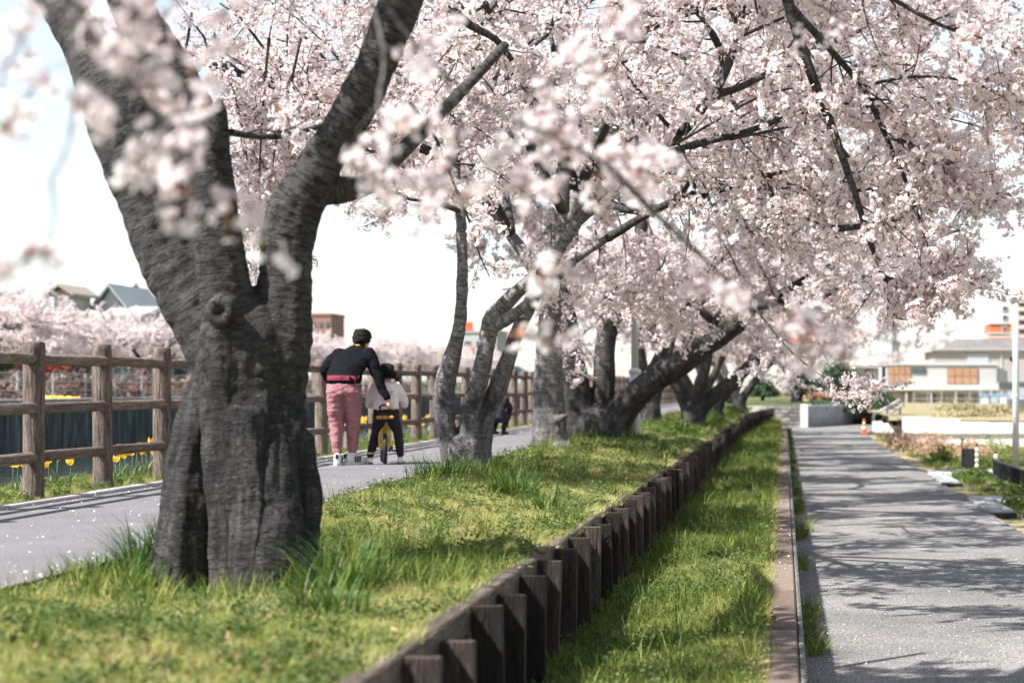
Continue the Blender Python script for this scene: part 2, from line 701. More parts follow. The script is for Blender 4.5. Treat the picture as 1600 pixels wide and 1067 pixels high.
def land_z(X, Y):
    d = np.maximum(0, X - 4) / 14 + np.maximum(0, Y - 60) / 120
    z = -.885 - 1.6 * smooth01(d, 0.05, 1.0)
    return z + .03 * vnoise(np.stack([X, Y], -1), .9, 4)


sheet(np.concatenate([np.linspace(.0, 12, 25), np.array([16, 22, 30, 45, 80, 200, 600, 3000])]),
      np.concatenate([np.arange(-6, 70, 1.0), np.arange(70, 120, 5), np.array([150, 200, 300, 500, 1000, 4000])]), land_z, 'ground', dry_ground)

# far bank and canal
water = bpy.data.materials.new('canal_water')
water.use_nodes = True
wb = water.node_tree.nodes['Principled BSDF']
wb.inputs['Base Color'].default_value = (.02, .03, .028, 1)
wb.inputs['Roughness'].default_value = .12
wb.inputs['IOR'].default_value = 1.33
wnz = water.node_tree.nodes.new('ShaderNodeTexNoise')
wnz.inputs['Scale'].default_value = 1.6
wnz.inputs['Detail'].default_value = 4
wge = water.node_tree.nodes.new('ShaderNodeNewGeometry')
wbp = water.node_tree.nodes.new('ShaderNodeBump')
wbp.inputs['Strength'].default_value = .5
wbp.inputs['Distance'].default_value = .12
water.node_tree.links.new(wge.outputs['Position'], wnz.inputs['Vector'])
water.node_tree.links.new(wnz.outputs['Fac'], wbp.inputs['Height'])
water.node_tree.links.new(wbp.outputs[0], wb.inputs['Normal'])
sheet(np.array([-24.3, -15, -6.5]), np.array([-10, 60, 150, 420]), -1.45, 'water', water, smooth=False)


def bank_z(X, Y):
    return .36 + .9 * smooth01(-X, 25.6, 29.5) + .04 * vnoise(np.stack([X, Y], -1), .7, 8)


sheet(np.array([-3000, -600, -200, -90, -60, -45, -36, -30, -28, -27, -26, -25.2, -24.4, -24.1]), np.concatenate([np.arange(-20, 300, 4.0), np.array([400, 700, 1500, 4000])]), bank_z, 'far_bank', bank_grass)
# end of the canal and terrace beyond the lane's bend
sheet(np.array([-24.2, -12, -6.6, -3, -1, 1.0]), np.array([80.4, 92, 110, 150, 260]), lambda X, Y: np.where(X < -6.5, -1.6, .05) + 0 * Y, 'terrace_ground', bank_grass)
sheet(np.array([.9, 2.5, 4, 5.2]), np.array([92.5, 100, 106, 112]), lambda X, Y: .02 + 0 * X, 'upper_terrace', bank_grass)

canal_conc = pmat('canal_wall_concrete', [(.3, (.022, .030, .028)), (.52, (.050, .062, .058)), (.68, (.17, .185, .17))], scale=2.6, stretch=(1, 1.5, .22), rough=.9, bump=.4, bscale=9, fine=.5, fscale=9, coord='World')
cw = thing('canal_wall', 'tall dark streaked concrete revetment across the canal', 'wall', (-24.2, 0, -1.7))
pan = MB().box((0, 0, 1.03), (.3, 3.94, 2.06), bev=.02).mesh('wall_panel', canal_conc)
cop = MB().box((0.04, 0, 2.11), (.5, 3.97, .1), bev=.015).mesh('coping', concrete)
for k in range(42):
    obj('wall_panel', pan, cw, (0, 30 + k * 4.0, 0))
    obj('coping', cop, cw, (0, 30 + k * 4.0, 0))
MB().box((0, 350, 1.03), (.3, 300, 2.06)).build('wall_run', canal_conc, cw)
nb = thing('bank_wall', 'near concrete canal bank wall below the log fence', 'wall', (-6.7, 0, -1.7))
for k in range(50):
    obj('wall_panel', MB().box((0, 0, .83), (.16, 3.96, 1.66)).mesh('wall_panel', canal_conc) if k == 0 else nb.children[0].data, nb, (0, -4 + k * 4.0, 0))

# path edging strip beside the fence verge
pe = thing('path_edging', 'narrow grey concrete edging strip between the path and the fence verge', 'kerb', (-5.43, 0, 0))
em = MB().box((0, 0, -.01), (.10, 1.98, .07), bev=.008).mesh('edging_block', concrete)
for k in range(60):
    obj('edging_block', em, pe, (0, 2 + k * 2.0, float(rng.normal(0, .003))))

# ------------------------------------------------------------------ log fence
logm = pmat('fence_log', [(.25, (.058, .043, .036)), (.5, (.155, .12, .102)), (.78, (.29, .235, .205))], scale=5, stretch=(7, 7, .8), detail=8, rough=.85, bump=.9, bscale=9, fine=.6, fscale=30, inst=.18)
raillog = pmat('fence_rail_log', [(.25, (.05, .036, .029)), (.5, (.13, .098, .08)), (.78, (.25, .20, .172))], scale=5, stretch=(7, .8, 7), detail=8, rough=.85, bump=.9, bscale=9, fine=.6, fscale=30, inst=.18)
fence = thing('log_fence', 'brown imitation log railing fence along the canal side of the path', 'fence', (-5.70, 0, 0))


def log_mesh(name, length, r, axis, mat, sides=18):
    mb = MB()
    n = 9
    th = np.arange(sides) / sides * 2 * np.pi
    s = np.concatenate([[0, .012], np.linspace(.05, length - .05, n), [length - .012, length]])
    rr = np.concatenate([[.82, .95], np.ones(n), [.95, .82]]) * r
    V = []
    for i, (a, b) in enumerate(zip(s, rr)):
        rad = b * (1 + .035 * np.sin(3 * th + a * 2) + .03 * np.sin(7 * th + 1 + a) + .02 * np.sin(11 * th - a * 3))
        c, d = rad * np.cos(th), rad * np.sin(th)
        z = np.full(sides, a)
        V.append(np.stack([c, d, z], 1) if axis == 2 else np.stack([c, z, d], 1))
    V = np.concatenate(V)
    m = len(s)
    i = np.arange(m * sides).reshape(m, sides)
    j = np.roll(i, -1, 1)
    F = np.stack([i[:-1], j[:-1], j[1:], i[1:]], 2).reshape(-1, 4)
    if axis == 1:
        F = F[:, ::-1]
    mb.add(V, F)
    mb.f.append(i[-1:][:, ::(1 if axis == 2 else -1)]); mb.m.append((0, 1))
    return mb.mesh(name, mat, True)


postm = [log_mesh('post', 1.27, .078 + .002 * q, 2, logm) for q in range(3)]
railm = log_mesh('rail', 1.56, .043, 1, raillog)
FY0, FS = 14.58, 1.52
for k in range(-3, 66):
    y = FY0 + FS * k
    p = obj('post', postm[k % 3], fence, (float(rng.normal(0, .006)), y, -.07 + float(rng.normal(0, .008))))
    p.rotation_euler = (float(rng.normal(0, .008)), float(rng.normal(0, .008)), float(rng.uniform(0, 6.28)))
    for z in (1.06, .69, .315):
        r_ = obj('rail', railm, fence, (.012 + float(rng.normal(0, .003)), y - .02, z + float(rng.normal(0, .006))))
        r_.rotation_euler = (float(rng.normal(0, .004)), float(rng.uniform(0, 6.28)), 0)

# ------------------------------------------------------------------ timber retaining wall
timber = pmat('dark_timber', [(.25, (.009, .007, .006)), (.5, (.027, .020, .017)), (.8, (.075, .056, .046))], scale=4, stretch=(6, 6, .9), detail=8, rough=.8, bump=.7, bscale=8, fine=.6, fscale=30, inst=.5)
timber_cap = pmat('cap_timber', [(.25, (.03, .023, .02)), (.5, (.075, .058, .048)), (.8, (.16, .125, .105))], scale=4, stretch=(6, .9, 6), detail=8, rough=.85, bump=.7, bscale=8, fine=.6, fscale=30, inst=.25)
wall = thing('retaining_wall', 'long dark timber retaining wall with projecting upright posts between the two grass strips', 'retaining wall', (-1.29, 0, 0))
fin = MB().box((0, 0, -.33), (.128, .052, .64), bev=.004).mesh('post', timber)
capb = MB().box((0, 0, 0), (.085, 2.19, .11), bev=.008).mesh('cap_beam', timber_cap)
bck = MB().box((0, 0, 0), (.05, 2.195, .185), bev=.006).mesh('backing_board', timber_cap)


def wall_x(y):
    return 0.0 + .012 * math.sin(y * .35) + (0 if y < 60 else .018 * (y - 60) ** 1.25)


for k in range(0, 106):
    y = 3.49 + .735 * k
    if y > 80:
        break
    o = obj('post', fin, wall, (.064 + wall_x(y), y + float(rng.normal(0, .02)), -.055 + float(rng.normal(0, .013))))
    o.rotation_euler = (float(rng.normal(0, .012)), float(rng.normal(0, .014)), float(rng.normal(0, .03)))
for k in range(36):
    y = 3.1 + 2.2 * k
    if y > 79:
        break
    dx = wall_x(y)
    rz = -math.atan2(wall_x(y + 1) - wall_x(y - 1), 2)
    obj('cap_beam', capb, wall, (-.043 + dx, y, -.105 + float(rng.normal(0, .003))), rz=rz)
    for q in range(3):
        obj('backing_board', bck, wall, (-.045 + dx, y, -.258 - q * .19), rz=rz)

# ------------------------------------------------------------------ timber kerb with corrugated facing
kerbm = pmat('kerb_timber', [(.25, (.06, .043, .032)), (.5, (.14, .105, .083)), (.8, (.25, .20, .165))], scale=3, stretch=(2, 9, 6), detail=8, rough=.9, bump=.8, bscale=8, fine=.5, fscale=30, inst=.3)
corr = pmat('corrugated_steel', [(.3, (.12, .12, .115)), (.7, (.28, .27, .26))], scale=6, rough=.7, metal=.1, fine=.3)
kb = thing('kerb', 'weathered brown timber kerb with corrugated facing between lower grass and lane', 'kerb', (0, 0, -.53))
kbeam = MB().box((0, 0, -.10), (.152, 1.992, .2), bev=.012).mesh('kerb_beam', kerbm)
yy = np.arange(0, 2.0001, .0125)
wv = .011 * np.sin(yy / .1 * 2 * np.pi)
V, Fq = [], []
for i, (a, b) in enumerate(zip(yy, wv)):
    V += [(.093 + b, a, -.34), (.093 + b, a, -.012), (.099 + b, a, -.012), (.099 + b, a, -.34)]
for i in range(len(yy) - 1):
    for q in range(4):
        a, b = i * 4 + q, i * 4 + (q + 1) % 4
        Fq.append((a, b, b + 4, a + 4))
cm = MB()
cm.add(V, Fq)
cmesh = cm.mesh('corrugated_sheet', corr)
for k in range(40):
    y = 2 + 2.0 * k
    if y > 78.5:
        break
    obj('kerb_beam', kbeam, kb, (0, y, float(rng.normal(0, .004))))
    obj('corrugated_sheet', cmesh, kb, (0, y - 1, 0))

# ------------------------------------------------------------------ stone wall and pillar at the end of the strip
stone = pmat('wall_stone', [(.3, (.13, .125, .12)), (.55, (.24, .225, .21)), (.75, (.36, .34, .32))], scale=7, rough=.92, bump=.6, bscale=30, fine=.5, inst=.5)
mortar = pmat('mortar', [(.3, (.07, .07, .07)), (.7, (.12, .12, .12))], scale=8)
sw = thing('stone_wall', 'low grey coursed stone wall closing the far end of the grass strip', 'wall', (0, 80.2, -.9))
MB().box((-.10, .12, .49), (1.62, .2, .94)).build('mortar_core', mortar, sw)
for r in range(6):
    x = -.93 - (.12 if r % 2 else 0)
    while x < .66:
        w = random.uniform(.2, .42)
        w = min(w, .7 - x)
        if w > .06:
            MB().box((x + w / 2, 0, .08 + r * .155), (w - .018, .12, .138), bev=.02).build('stone', stone, sw)
        x += w
MB().box((.84, 0, .5), (.30, .36, 1.02), bev=.02).build('pillar', white_conc, sw, label='pale concrete end pillar')
rw = thing('side_wall', 'grey concrete retaining wall under the dark hedge at the lane bend', 'wall', (1.0, 80.4, -.9), rz=math.atan2(10.9, 3.7))
for k in range(6):
    MB().box((1.0 + 2.0 * k, .1, .47), (1.98, .25, .98), bev=.02).build('wall_panel', concrete, rw)

# ================================================================== BLOSSOM AND TREES
petal = pmat('petal', [(.25, (.885, .80, .815)), (.5, (.93, .875, .882)), (.75, (.955, .93, .932))], scale=3, rough=.75, spec=.15, transl=.55, inst=.6)
stamen = pmat('flower_heart', [(.3, (.55, .24, .21)), (.7, (.72, .42, .34))], scale=60, rough=.8)
pedicel = pmat('pedicel', [(.3, (.28, .14, .09)), (.7, (.40, .24, .14))], scale=60, rough=.8)
bronze = pmat('young_leaf_bronze', [(.3, (.40, .13, .06)), (.7, (.58, .25, .12))], scale=30, rough=.6, transl=.3, inst=.4)
twigm = pmat('twig_bark', [(.3, (.035, .028, .028)), (.7, (.085, .07, .068))], scale=30, rough=.85)
greenleaf = pmat('young_leaf_green', [(.3, (.13, .15, .03)), (.7, (.24, .25, .07))], scale=30, rough=.6, transl=.3, inst=.4)
SPRIG_MATS = [petal, stamen, pedicel, bronze, twigm, greenleaf]


def unit(v):
    return v / (np.linalg.norm(v) + 1e-9)


def frame(n, r):
    a = r.normal(size=3)
    x = unit(np.cross(n, a))
    return x, np.cross(n, x)


def add_flower(mb, c, n, L, r):
    x, y = frame(n, r)
    cup = r.uniform(.05, .45)
    tw = r.uniform(0, 6.28)
    V, F = [], []
    for k in range(5):
        a = tw + k * 2 * math.pi / 5 + r.normal(0, .08)
        u = x * math.cos(a) + y * math.sin(a)
        w = -x * math.sin(a) + y * math.cos(a)
        l = L * r.uniform(.88, 1.08)

        def p(s, t):
            return c + u * (s * l) + w * (t * l) + n * (cup * l * s * s - .10 * l * abs(t))
        b = len(V)
        V += [p(.06, 0), p(.5, .40), p(.93, .30), p(.84, 0), p(.93, -.30), p(.5, -.40)]
        F += [(b, b + 1, b + 5), (b + 1, b + 2, b + 3), (b + 1, b + 3, b + 5), (b + 5, b + 3, b + 4)]
    mb.add(V, F, 0)
    V = [c + n * L * .28] + [c + n * L * .05 + (x * math.cos(q) + y * math.sin(q)) * L * .24 for q in np.arange(5) * 1.2566]
    mb.add(V, [(0, 1 + q, 1 + (q + 1) % 5) for q in range(5)], 1)


def add_leaf(mb, c, d, L, mat, r):
    x, y = frame(d, r)
    V = [c, c + d * L * .45 + x * L * .19 + y * L * .05, c + d * L, c + d * L * .45 - x * L * .19 + y * L * .05]
    mb.add(V, [(0, 1, 2), (0, 2, 3)], mat)


def sprig_mesh(i, n_node, n_fl, n_leaf, green=.15, length=.2):
    r = np.random.default_rng(100 + i)
    mb = MB()
    pts = [np.zeros(3)]
    d = np.array([0, 0, 1.])
    K = 6
    for k in range(K - 1):
        d = unit(d + r.normal(0, .16, 3))
        pts.append(pts[-1] + d * length / (K - 1))
    pts = np.array(pts)
    mb.tubes(pts, np.linspace(.0036, .0018, K), 3, 4, cap=False)
    for k in range(n_node):
        s = (k + .6) / n_node * (K - 1)
        j = min(int(s), K - 2)
        node = pts[j] + (pts[j + 1] - pts[j]) * (s - j)
        side = unit(r.normal(size=3) * np.array([1, 1, .45]))
        m = max(2, n_fl + r.integers(-1, 2))
        for q in range(m):
            e = unit(side * .55 + r.normal(size=3) * .85 + np.array([0, 0, .1]))
            tip = node + e * r.uniform(.022, .044)
            add_flower(mb, tip, unit(e + r.normal(0, .35, 3)), r.uniform(.0165, .0205), r)
            w = frame(e, r)[0] * .0011
            mb.add([node - w, node + w, tip + w * 1.4, tip - w * 1.4], [(0, 1, 2, 3)], 2)
        for q in range(r.poisson(n_leaf)):
            e = unit(side * .3 + r.normal(size=3))
            add_leaf(mb, node, e, r.uniform(.018, .042), 5 if r.random() < green else 3, r)
    return mb.mesh('sprig', SPRIG_MATS)


SPRIGS = scatter_group('blossom', [sprig_mesh(0, 5, 5, .5), sprig_mesh(1, 6, 4, .7), sprig_mesh(2, 5, 5, .9), sprig_mesh(3, 4, 5, .4), sprig_mesh(4, 6, 4, 1.6, .1),
                                   sprig_mesh(5, 4, 3, 2.6, .35), sprig_mesh(6, 3, 7, .8, .2, .12), sprig_mesh(7, 7, 5, .3, .1, .26)])


def grow(S, D, Ln, K, droop, wig, r):
    """N curved shoots: starts S, directions D, lengths Ln -> (N,K,3)"""
    N_ = len(S)
    out = np.empty((N_, K, 3))
    out[:, 0] = S
    d = D / (np.linalg.norm(D, axis=1, keepdims=True) + 1e-9)
    st = (Ln / (K - 1))[:, None]
    for k in range(1, K):
        d = d + r.normal(0, wig, (N_, 3))
        d[:, 2] -= droop
        d /= np.linalg.norm(d, axis=1, keepdims=True)
        out[:, k] = out[:, k - 1] + d * st
    return out


def along(PP, RR, n, t0, t1, r):
    """n random places on each polyline: positions, tangents, radii, parent t"""
    N_, K, _ = PP.shape
    t = (np.sort(r.uniform(t0, t1, (N_, n)), 1)) * (K - 1)
    j = np.clip(t.astype(int), 0, K - 2)
    f = (t - j)[..., None]
    ii = np.arange(N_)[:, None]
    a, b = PP[ii, j], PP[ii, j + 1]
    pos = a + (b - a) * f
    tan = b - a
    tan /= np.linalg.norm(tan, axis=2, keepdims=True) + 1e-9
    rad = RR[ii, j] * (1 - f[..., 0]) + RR[ii, j + 1] * f[..., 0]
    return pos.reshape(-1, 3), tan.reshape(-1, 3), rad.reshape(-1), (t / (K - 1)).reshape(-1)


def side_dirs(tan, a0, a1, up, r):
    N_ = len(tan)
    q = r.normal(size=(N_, 3))
    q -= (q * tan).sum(1, keepdims=True) * tan
    q[:, 2] *= .75
    q /= np.linalg.norm(q, axis=1, keepdims=True) + 1e-9
    a = r.uniform(a0, a1, N_)[:, None]
    d = tan * np.cos(a) + q * np.sin(a)
    d[:, 2] += up
    return d


def env_row(p):
    X, Y, Z = p[:, 0], p[:, 1], p[:, 2]
    zl = 1.75 + np.clip(-4.1 - X, 0, 4) * 1.15 + np.clip(X - 1.4, 0, 6) * .42
    zl = np.where(Y > 42, zl - .45 * smooth01(Y, 42, 60), zl)
    zl = np.where(Y < 13.2, np.maximum(zl, 2.95 + .12 * (13.2 - Y)), zl)
    zl = zl + .22 * vnoise(p[:, :2], 1.7, 3)
    ok = (Z > zl) & (X > -6.4) & (X < 4.4 + .4 * vnoise(p[:, 1:], 1.3, 1))
    ok &= np.linalg.norm(p - np.array([0, 0, CAMZ]), axis=1) > 2.6
    return ok


def limb(*pts, n=3):
    return spline(np.array(pts, float), n)


class Tree:
    """collects limbs of one tree, then grows branches, twigs and blossom"""

    def __init__(self, name, label, base, seed, group=None):
        self.root = thing(name, label, 'tree', (base[0], base[1], base[2] if len(base) > 2 else 0), 0, group)
        self.o = np.array(self.root.location)
        self.r = np.random.default_rng(seed)
        self.wood = MB()
        self.bark = BARK
        self.mix = [.16, .16, .15, .14, .13, .05, .06, .15]
        self.sp, self.sd, self.ss = [], [], []

    def limb_tube(self, rows, sides=10):
        rows = np.array(rows)
        self.wood.tubes(rows[:, :3] - self.o, rows[:, 3], sides)

    def sprigs_on(self, PP, RR, n, t0, t1, scale, env):
        if len(PP) == 0:
            return
        pos, tan, rad, _ = along(PP, RR, n, t0, t1, self.r)
        d = side_dirs(tan, .35, 1.35, .10, self.r)
        pos = pos + d * rad[:, None]
        if env is not None:
            k = env(pos)
            pos, d = pos[k], d[k]
        self.sp.append(pos)
        self.sd.append(d)
        self.ss.append(self.r.uniform(.8, 1.25, len(pos)) * scale)

    def branch_out(self, limbs, n2=9, n3=6, ns=9, l2=(1.0, 2.0), l3=(.4, .85), env=env_row, scale=1.0, t0=.35, r2=.02, droop=.05, twig_sides=4, keep=.85):
        """limbs: list of dense (K,4) rows"""
        r = self.r
        for rows in limbs:
            rows = np.array(rows)
            L = rows[None, :, :3]
            Rr = rows[None, :, 3]
            S, T, rad, tt = along(L, Rr, n2, t0, 1.0, r)
            D = side_dirs(T, .5, 1.15, .12, r)
            ln = r.uniform(*l2, len(S)) * (1.15 - .4 * tt)
            P2 = grow(S, D, ln, 7, droop, .16, r)
            if env is not None:
                ok = env(P2[:, 4]) & (env(P2[:, 6]) | (r.random(len(P2)) > keep))
                P2 = P2[ok]
                rad = rad[ok]
            if len(P2) == 0:
                continue
            R2 = np.minimum(rad * .65, r2 * 1.15)[:, None] * np.linspace(1, .28, 7)[None]
            self.wood.tubes(P2 - self.o, R2, 5)
            S3, T3, rad3, t3 = along(P2, R2, n3, .2, 1.0, r)
            D3 = side_dirs(T3, .5, 1.2, .03, r)
            P3 = grow(S3, D3, r.uniform(*l3, len(S3)), 5, droop * 1.3, .2, r)
            if env is not None:
                ok = env(P3[:, 4])
                P3 = P3[ok]
                rad3 = rad3[ok]
            if len(P3):
                R3 = np.minimum(rad3 * .6, .009)[:, None] * np.linspace(1, .4, 5)[None]
                self.wood.tubes(P3 - self.o, R3, twig_sides, cap=False)
                self.sprigs_on(P3, R3, ns, .15, 1.0, scale, env)
            self.sprigs_on(P2, R2, max(2, ns - 2), .3, 1.0, scale, env)

    def spray(self, rows, n_twig=8, ns=6, l3=(.2, .5), t0=.1, sides=8, scale=1.0, on=4, droop=.08, env=None):
        """one explicit hanging branch with its twigs and blossom"""
        rows = np.array(rows)
        self.limb_tube(rows, sides)
        L, Rr = rows[None, :, :3], rows[None, :, 3]
        S, T, rad, tt = along(L, Rr, n_twig, t0, 1.0, self.r)
        D = side_dirs(T, .5, 1.2, 0, self.r)
        P3 = grow(S, D, self.r.uniform(*l3, len(S)), 5, droop, .2, self.r)
        R3 = np.minimum(rad * .5, .007)[:, None] * np.linspace(1, .4, 5)[None]
        self.wood.tubes(P3 - self.o, R3, 4, cap=False)
        self.sprigs_on(P3, R3, ns, .2, 1.0, scale, env)
        if on:
            self.sprigs_on(L, Rr, on, max(t0, .5), 1.0, scale, env)

    def finish(self, trunk_mesh=None, keep=1.0):
        if trunk_mesh is not None:
            me = trunk_mesh
            co = np.empty(len(me.vertices) * 3, np.float32)
            me.vertices.foreach_get('co', co)
            me.vertices.foreach_set('co', (co.reshape(-1, 3) - self.o.astype(np.float32)).reshape(-1))
            me.update()
            obj('trunk', me, self.root)
        if self.wood.v:
            self.wood.build('branches', self.bark, self.root, True, kind='stuff')
        if self.sp:
            p, d, s = np.concatenate(self.sp), np.concatenate(self.sd), np.concatenate(self.ss)
            if keep < 1:
                k = self.r.random(len(p)) < keep
                p, d, s = p[k], d[k], s[k]
            idx = self.r.choice(8, len(p), p=self.mix)
            print(self.root.name, 'sprigs', len(p))
            scatter('crown', SPRIGS, p - self.o, euler_from_dir(d, self.r.uniform(0, 6.28, len(p))), s, idx, self.root)


def fract(co, s, seed):
    return np.array([mnoise.fractal(Vector((float(c[0]) * s + seed, float(c[1]) * s, float(c[2]) * s)), 1.0, 2.0, 4) for c in co])


def bark_disp(amp, seed, flute=.0):
    def f(co, bk):
        d = fract(co * np.array([1, 1, .5]), 4.0, seed) * amp
        d += fract(co, 16.0, seed + 5) * amp * .28
        if flute:
            d += fract(co * np.array([1, 1, .14]), 7.0, seed + 9) * flute * smooth01(-co[:, 2], -1.5, -.2)
        return d
    return f


def px_chain(rows, Y):
    """rows (px, py, depth offset m, radius px) -> world rows"""
    out = []
    for px, py, dy, rp in rows:
        p = P(px, py, Y + dy)
        out.append((*p, rp * Y / 3000))
    return np.array(out)


# ------------------------------------------------------------------ tree 1: the big forked trunk in front
Y1 = 9.4
c1 = [
    [(414, 925, 0, 84), (414, 860, 0, 80), (412, 790, 0, 76), (408, 700, 0, 73), (394, 620, 0, 70), (386, 560, 0, 74), (374, 520, 0, 70)],
    [(372, 560, 0, 72), (318, 470, 0, 62), (275, 400, 0, 60), (246, 330, 0, 59), (216, 250, 0, 60), (184, 170, 0, 58), (150, 95, .05, 46), (105, 25, .1, 34), (58, -50, .15, 28)],
    [(368, 560, -.06, 62), (352, 470, -.09, 44), (338, 360, -.09, 40), (322, 265, -.07, 40), (298, 190, -.05, 43), (262, 118, 0, 42), (222, 48, .05, 38), (186, -40, .1, 34)],
    [(322, 225, -.08, 34), (338, 180, -.08, 17), (343, 160, -.08, 8)],
    [(415, 620, .04, 66), (438, 530, .05, 54), (447, 440, .05, 43), (449, 385, .05, 42), (460, 335, .05, 42), (481, 293, .05, 39), (507, 243, .05, 34), (535, 197, .05, 32), (566, 148, .05, 34), (592, 95, .05, 34), (612, 40, .05, 32), (642, -40, .05, 29)],
    [(396, 520, 0, 40), (395, 470, 0, 22)],
    [(495, 300, .08, 24), (535, 297, .16, 22), (566, 290, .26, 19), (592, 270, .36, 16)],
    [(338, 575, -.02, 30), (318, 620, -.05, 27), (301, 680, -.08, 29), (289, 750, -.10, 34), (282, 820, -.12, 38), (276, 920, -.14, 44)],
    [(334, 600, -.15, 20), (345, 690, -.17, 26), (356, 790, -.19, 30), (362, 930, -.22, 36)],
    [(470, 690, .0, 20), (474, 780, -.02, 22), (474, 860, -.06, 24), (474, 925, -.1, 28)],
    [(412, 620, -.02, 40), (420, 700, -.10, 40), (426, 780, -.15, 40), (428, 850, -.19, 42), (428, 930, -.22, 48)],
    [(385, 660, -.14, 40), (390, 760, -.17, 42), (392, 920, -.2, 48)],
    [(455, 690, -.03, 22), (462, 650, -.02, 18)],
]
ring = [(346 + 15 * math.cos(a), 487 + 16 * math.sin(a), -.25, 11) for a in np.linspace(0, 2 * math.pi, 13)]
c1.append(ring)
c1.append([(346, 487, -.12, 32), (346, 487, -.17, 27)])
c1.append([(346, 525, -.19, 26), (350, 570, -.19, 22), (356, 640, -.14, 20)])
t1 = Tree('cherry_tree', 'massive dark forked cherry trunk in the left foreground with a branch knot', (-2.68, 9.4, 0), 11)
w1 = [px_chain(c, Y1) for c in c1]
w1s = [np.array(spline(c, 3)) if len(c) > 2 else c for c in w1]
trunk1 = blob_mesh('trunk', w1s, .012, SHADED_BARK, 1, bark_disp(.015, 3, .045), bark=True)
# limbs above the picture
la = limb((*P(58, -50, 9.55), .09), (-4.1, 9.6, 3.6, .075), (-4.6, 9.3, 4.4, .055), (-4.9, 8.6, 5.0, .03))
lb = limb((*P(186, -40, 9.5), .105), (-3.2, 9.4, 3.7, .09), (-3.0, 8.6, 4.6, .06), (-3.1, 7.4, 5.2, .03))
lc = limb((*P(642, -40, 9.45), .09), (-1.5, 9.4, 3.35, .085), (-.9, 9.2, 4.0, .07), (.3, 9.0, 4.5, .05), (1.5, 8.8, 4.7, .03))
ld = limb((-1.5, 9.4, 3.35, .07), (-1.3, 10.6, 3.9, .06), (-.8, 12.2, 4.3, .04), (-.3, 13.6, 4.4, .025))
le = limb((-3.2, 9.4, 3.7, .08), (-3.4, 10.8, 4.3, .06), (-3.8, 12.3, 4.7, .035))
lf = limb((-1.5, 9.4, 3.35, .07), (-1.2, 8.2, 3.8, .06), (-.8, 6.8, 4.1, .045), (-.4, 5.2, 4.0, .03))
lg = limb((-3.2, 9.4, 3.7, .08), (-2.6, 8.6, 4.2, .06), (-2.0, 7.2, 4.6, .04), (-1.5, 6.0, 4.7, .025))
for q in (la, lb, lc, ld, le, lf, lg):
    t1.limb_tube(q)
t1.limb_tube(limb(*[tuple(r_) for r_ in px_chain([(592, 270, .36, 16), (640, 225, .6, 13), (700, 165, .9, 11), (790, 70, 1.3, 8)], 9.4)]), 8)
t1.branch_out([lb, lc, ld, lf, lg], n2=13, n3=7, ns=9, env=env_row)
# thin twig crossing between the limbs
t1.spray(limb(*[tuple(r_) for r_ in px_chain([(360, 207, 0, 6), (400, 213, .1, 5), (450, 212, .2, 4.2), (500, 198, .3, 3.4), (560, 190, .5, 2.4)], 9.4)]), n_twig=4, ns=1, l3=(.12, .3), on=0)


def hang(tree, pts, Y0, Y1_, r0, r1, **k):
    """hanging branch through measured pixels, depth running from Y0 to Y1_"""
    m = len(pts)
    rows = []
    for i, (a, b) in enumerate(pts):
        t_ = i / (m - 1)
        rows.append((*P(a, b, Y0 + (Y1_ - Y0) * t_), r0 + (r1 - r0) * t_))
    tree.spray(limb(*rows), **k)


def lift(p):
    return p[:, 2] > 1.37 + .36 * np.clip(p[:, 0] - .9, 0, 3)


# dark boughs hanging into the upper right
hang(t1, [(1200, -150), (1225, -20), (1262, 100), (1302, 205), (1335, 300), (1362, 385), (1382, 432), (1402, 465)], 11.8, 12.6, .042, .008, n_twig=16, ns=5, l3=(.2, .5), on=4, t0=.2, env=lift)
hang(t1, [(1235, 10), (1290, 70), (1345, 135), (1385, 215), (1422, 300), (1445, 370), (1462, 430)], 12.0, 12.8, .026, .005, n_twig=20, ns=6, l3=(.25, .6), on=6, env=lift)
hang(t1, [(1385, 215), (1440, 230), (1500, 270), (1570, 310)], 12.2, 12.4, .012, .004, n_twig=14, ns=6, l3=(.25, .55), on=6, env=lift)
hang(t1, [(1345, 135), (1430, 120), (1520, 130), (1620, 170)], 12.2, 12.0, .012, .004, n_twig=15, ns=6, l3=(.25, .6), on=6, env=lift)
hang(t1, [(1400, 462), (1385, 490), (1420, 500), (1460, 498)], 12.6, 12.5, .007, .003, n_twig=7, ns=3, l3=(.06, .16), on=3, scale=.9, env=lift)
hang(t1, [(1382, 432), (1430, 445), (1490, 450), (1550, 440)], 12.6, 12.4, .008, .003, n_twig=12, ns=6, l3=(.12, .35), on=5, env=lift)
hang(t1, [(1290, -60), (1380, -10), (1470, 40), (1560, 70), (1640, 110)], 11.5, 11.5, .018, .005, n_twig=15, ns=6, l3=(.25, .6), on=6, env=lift)

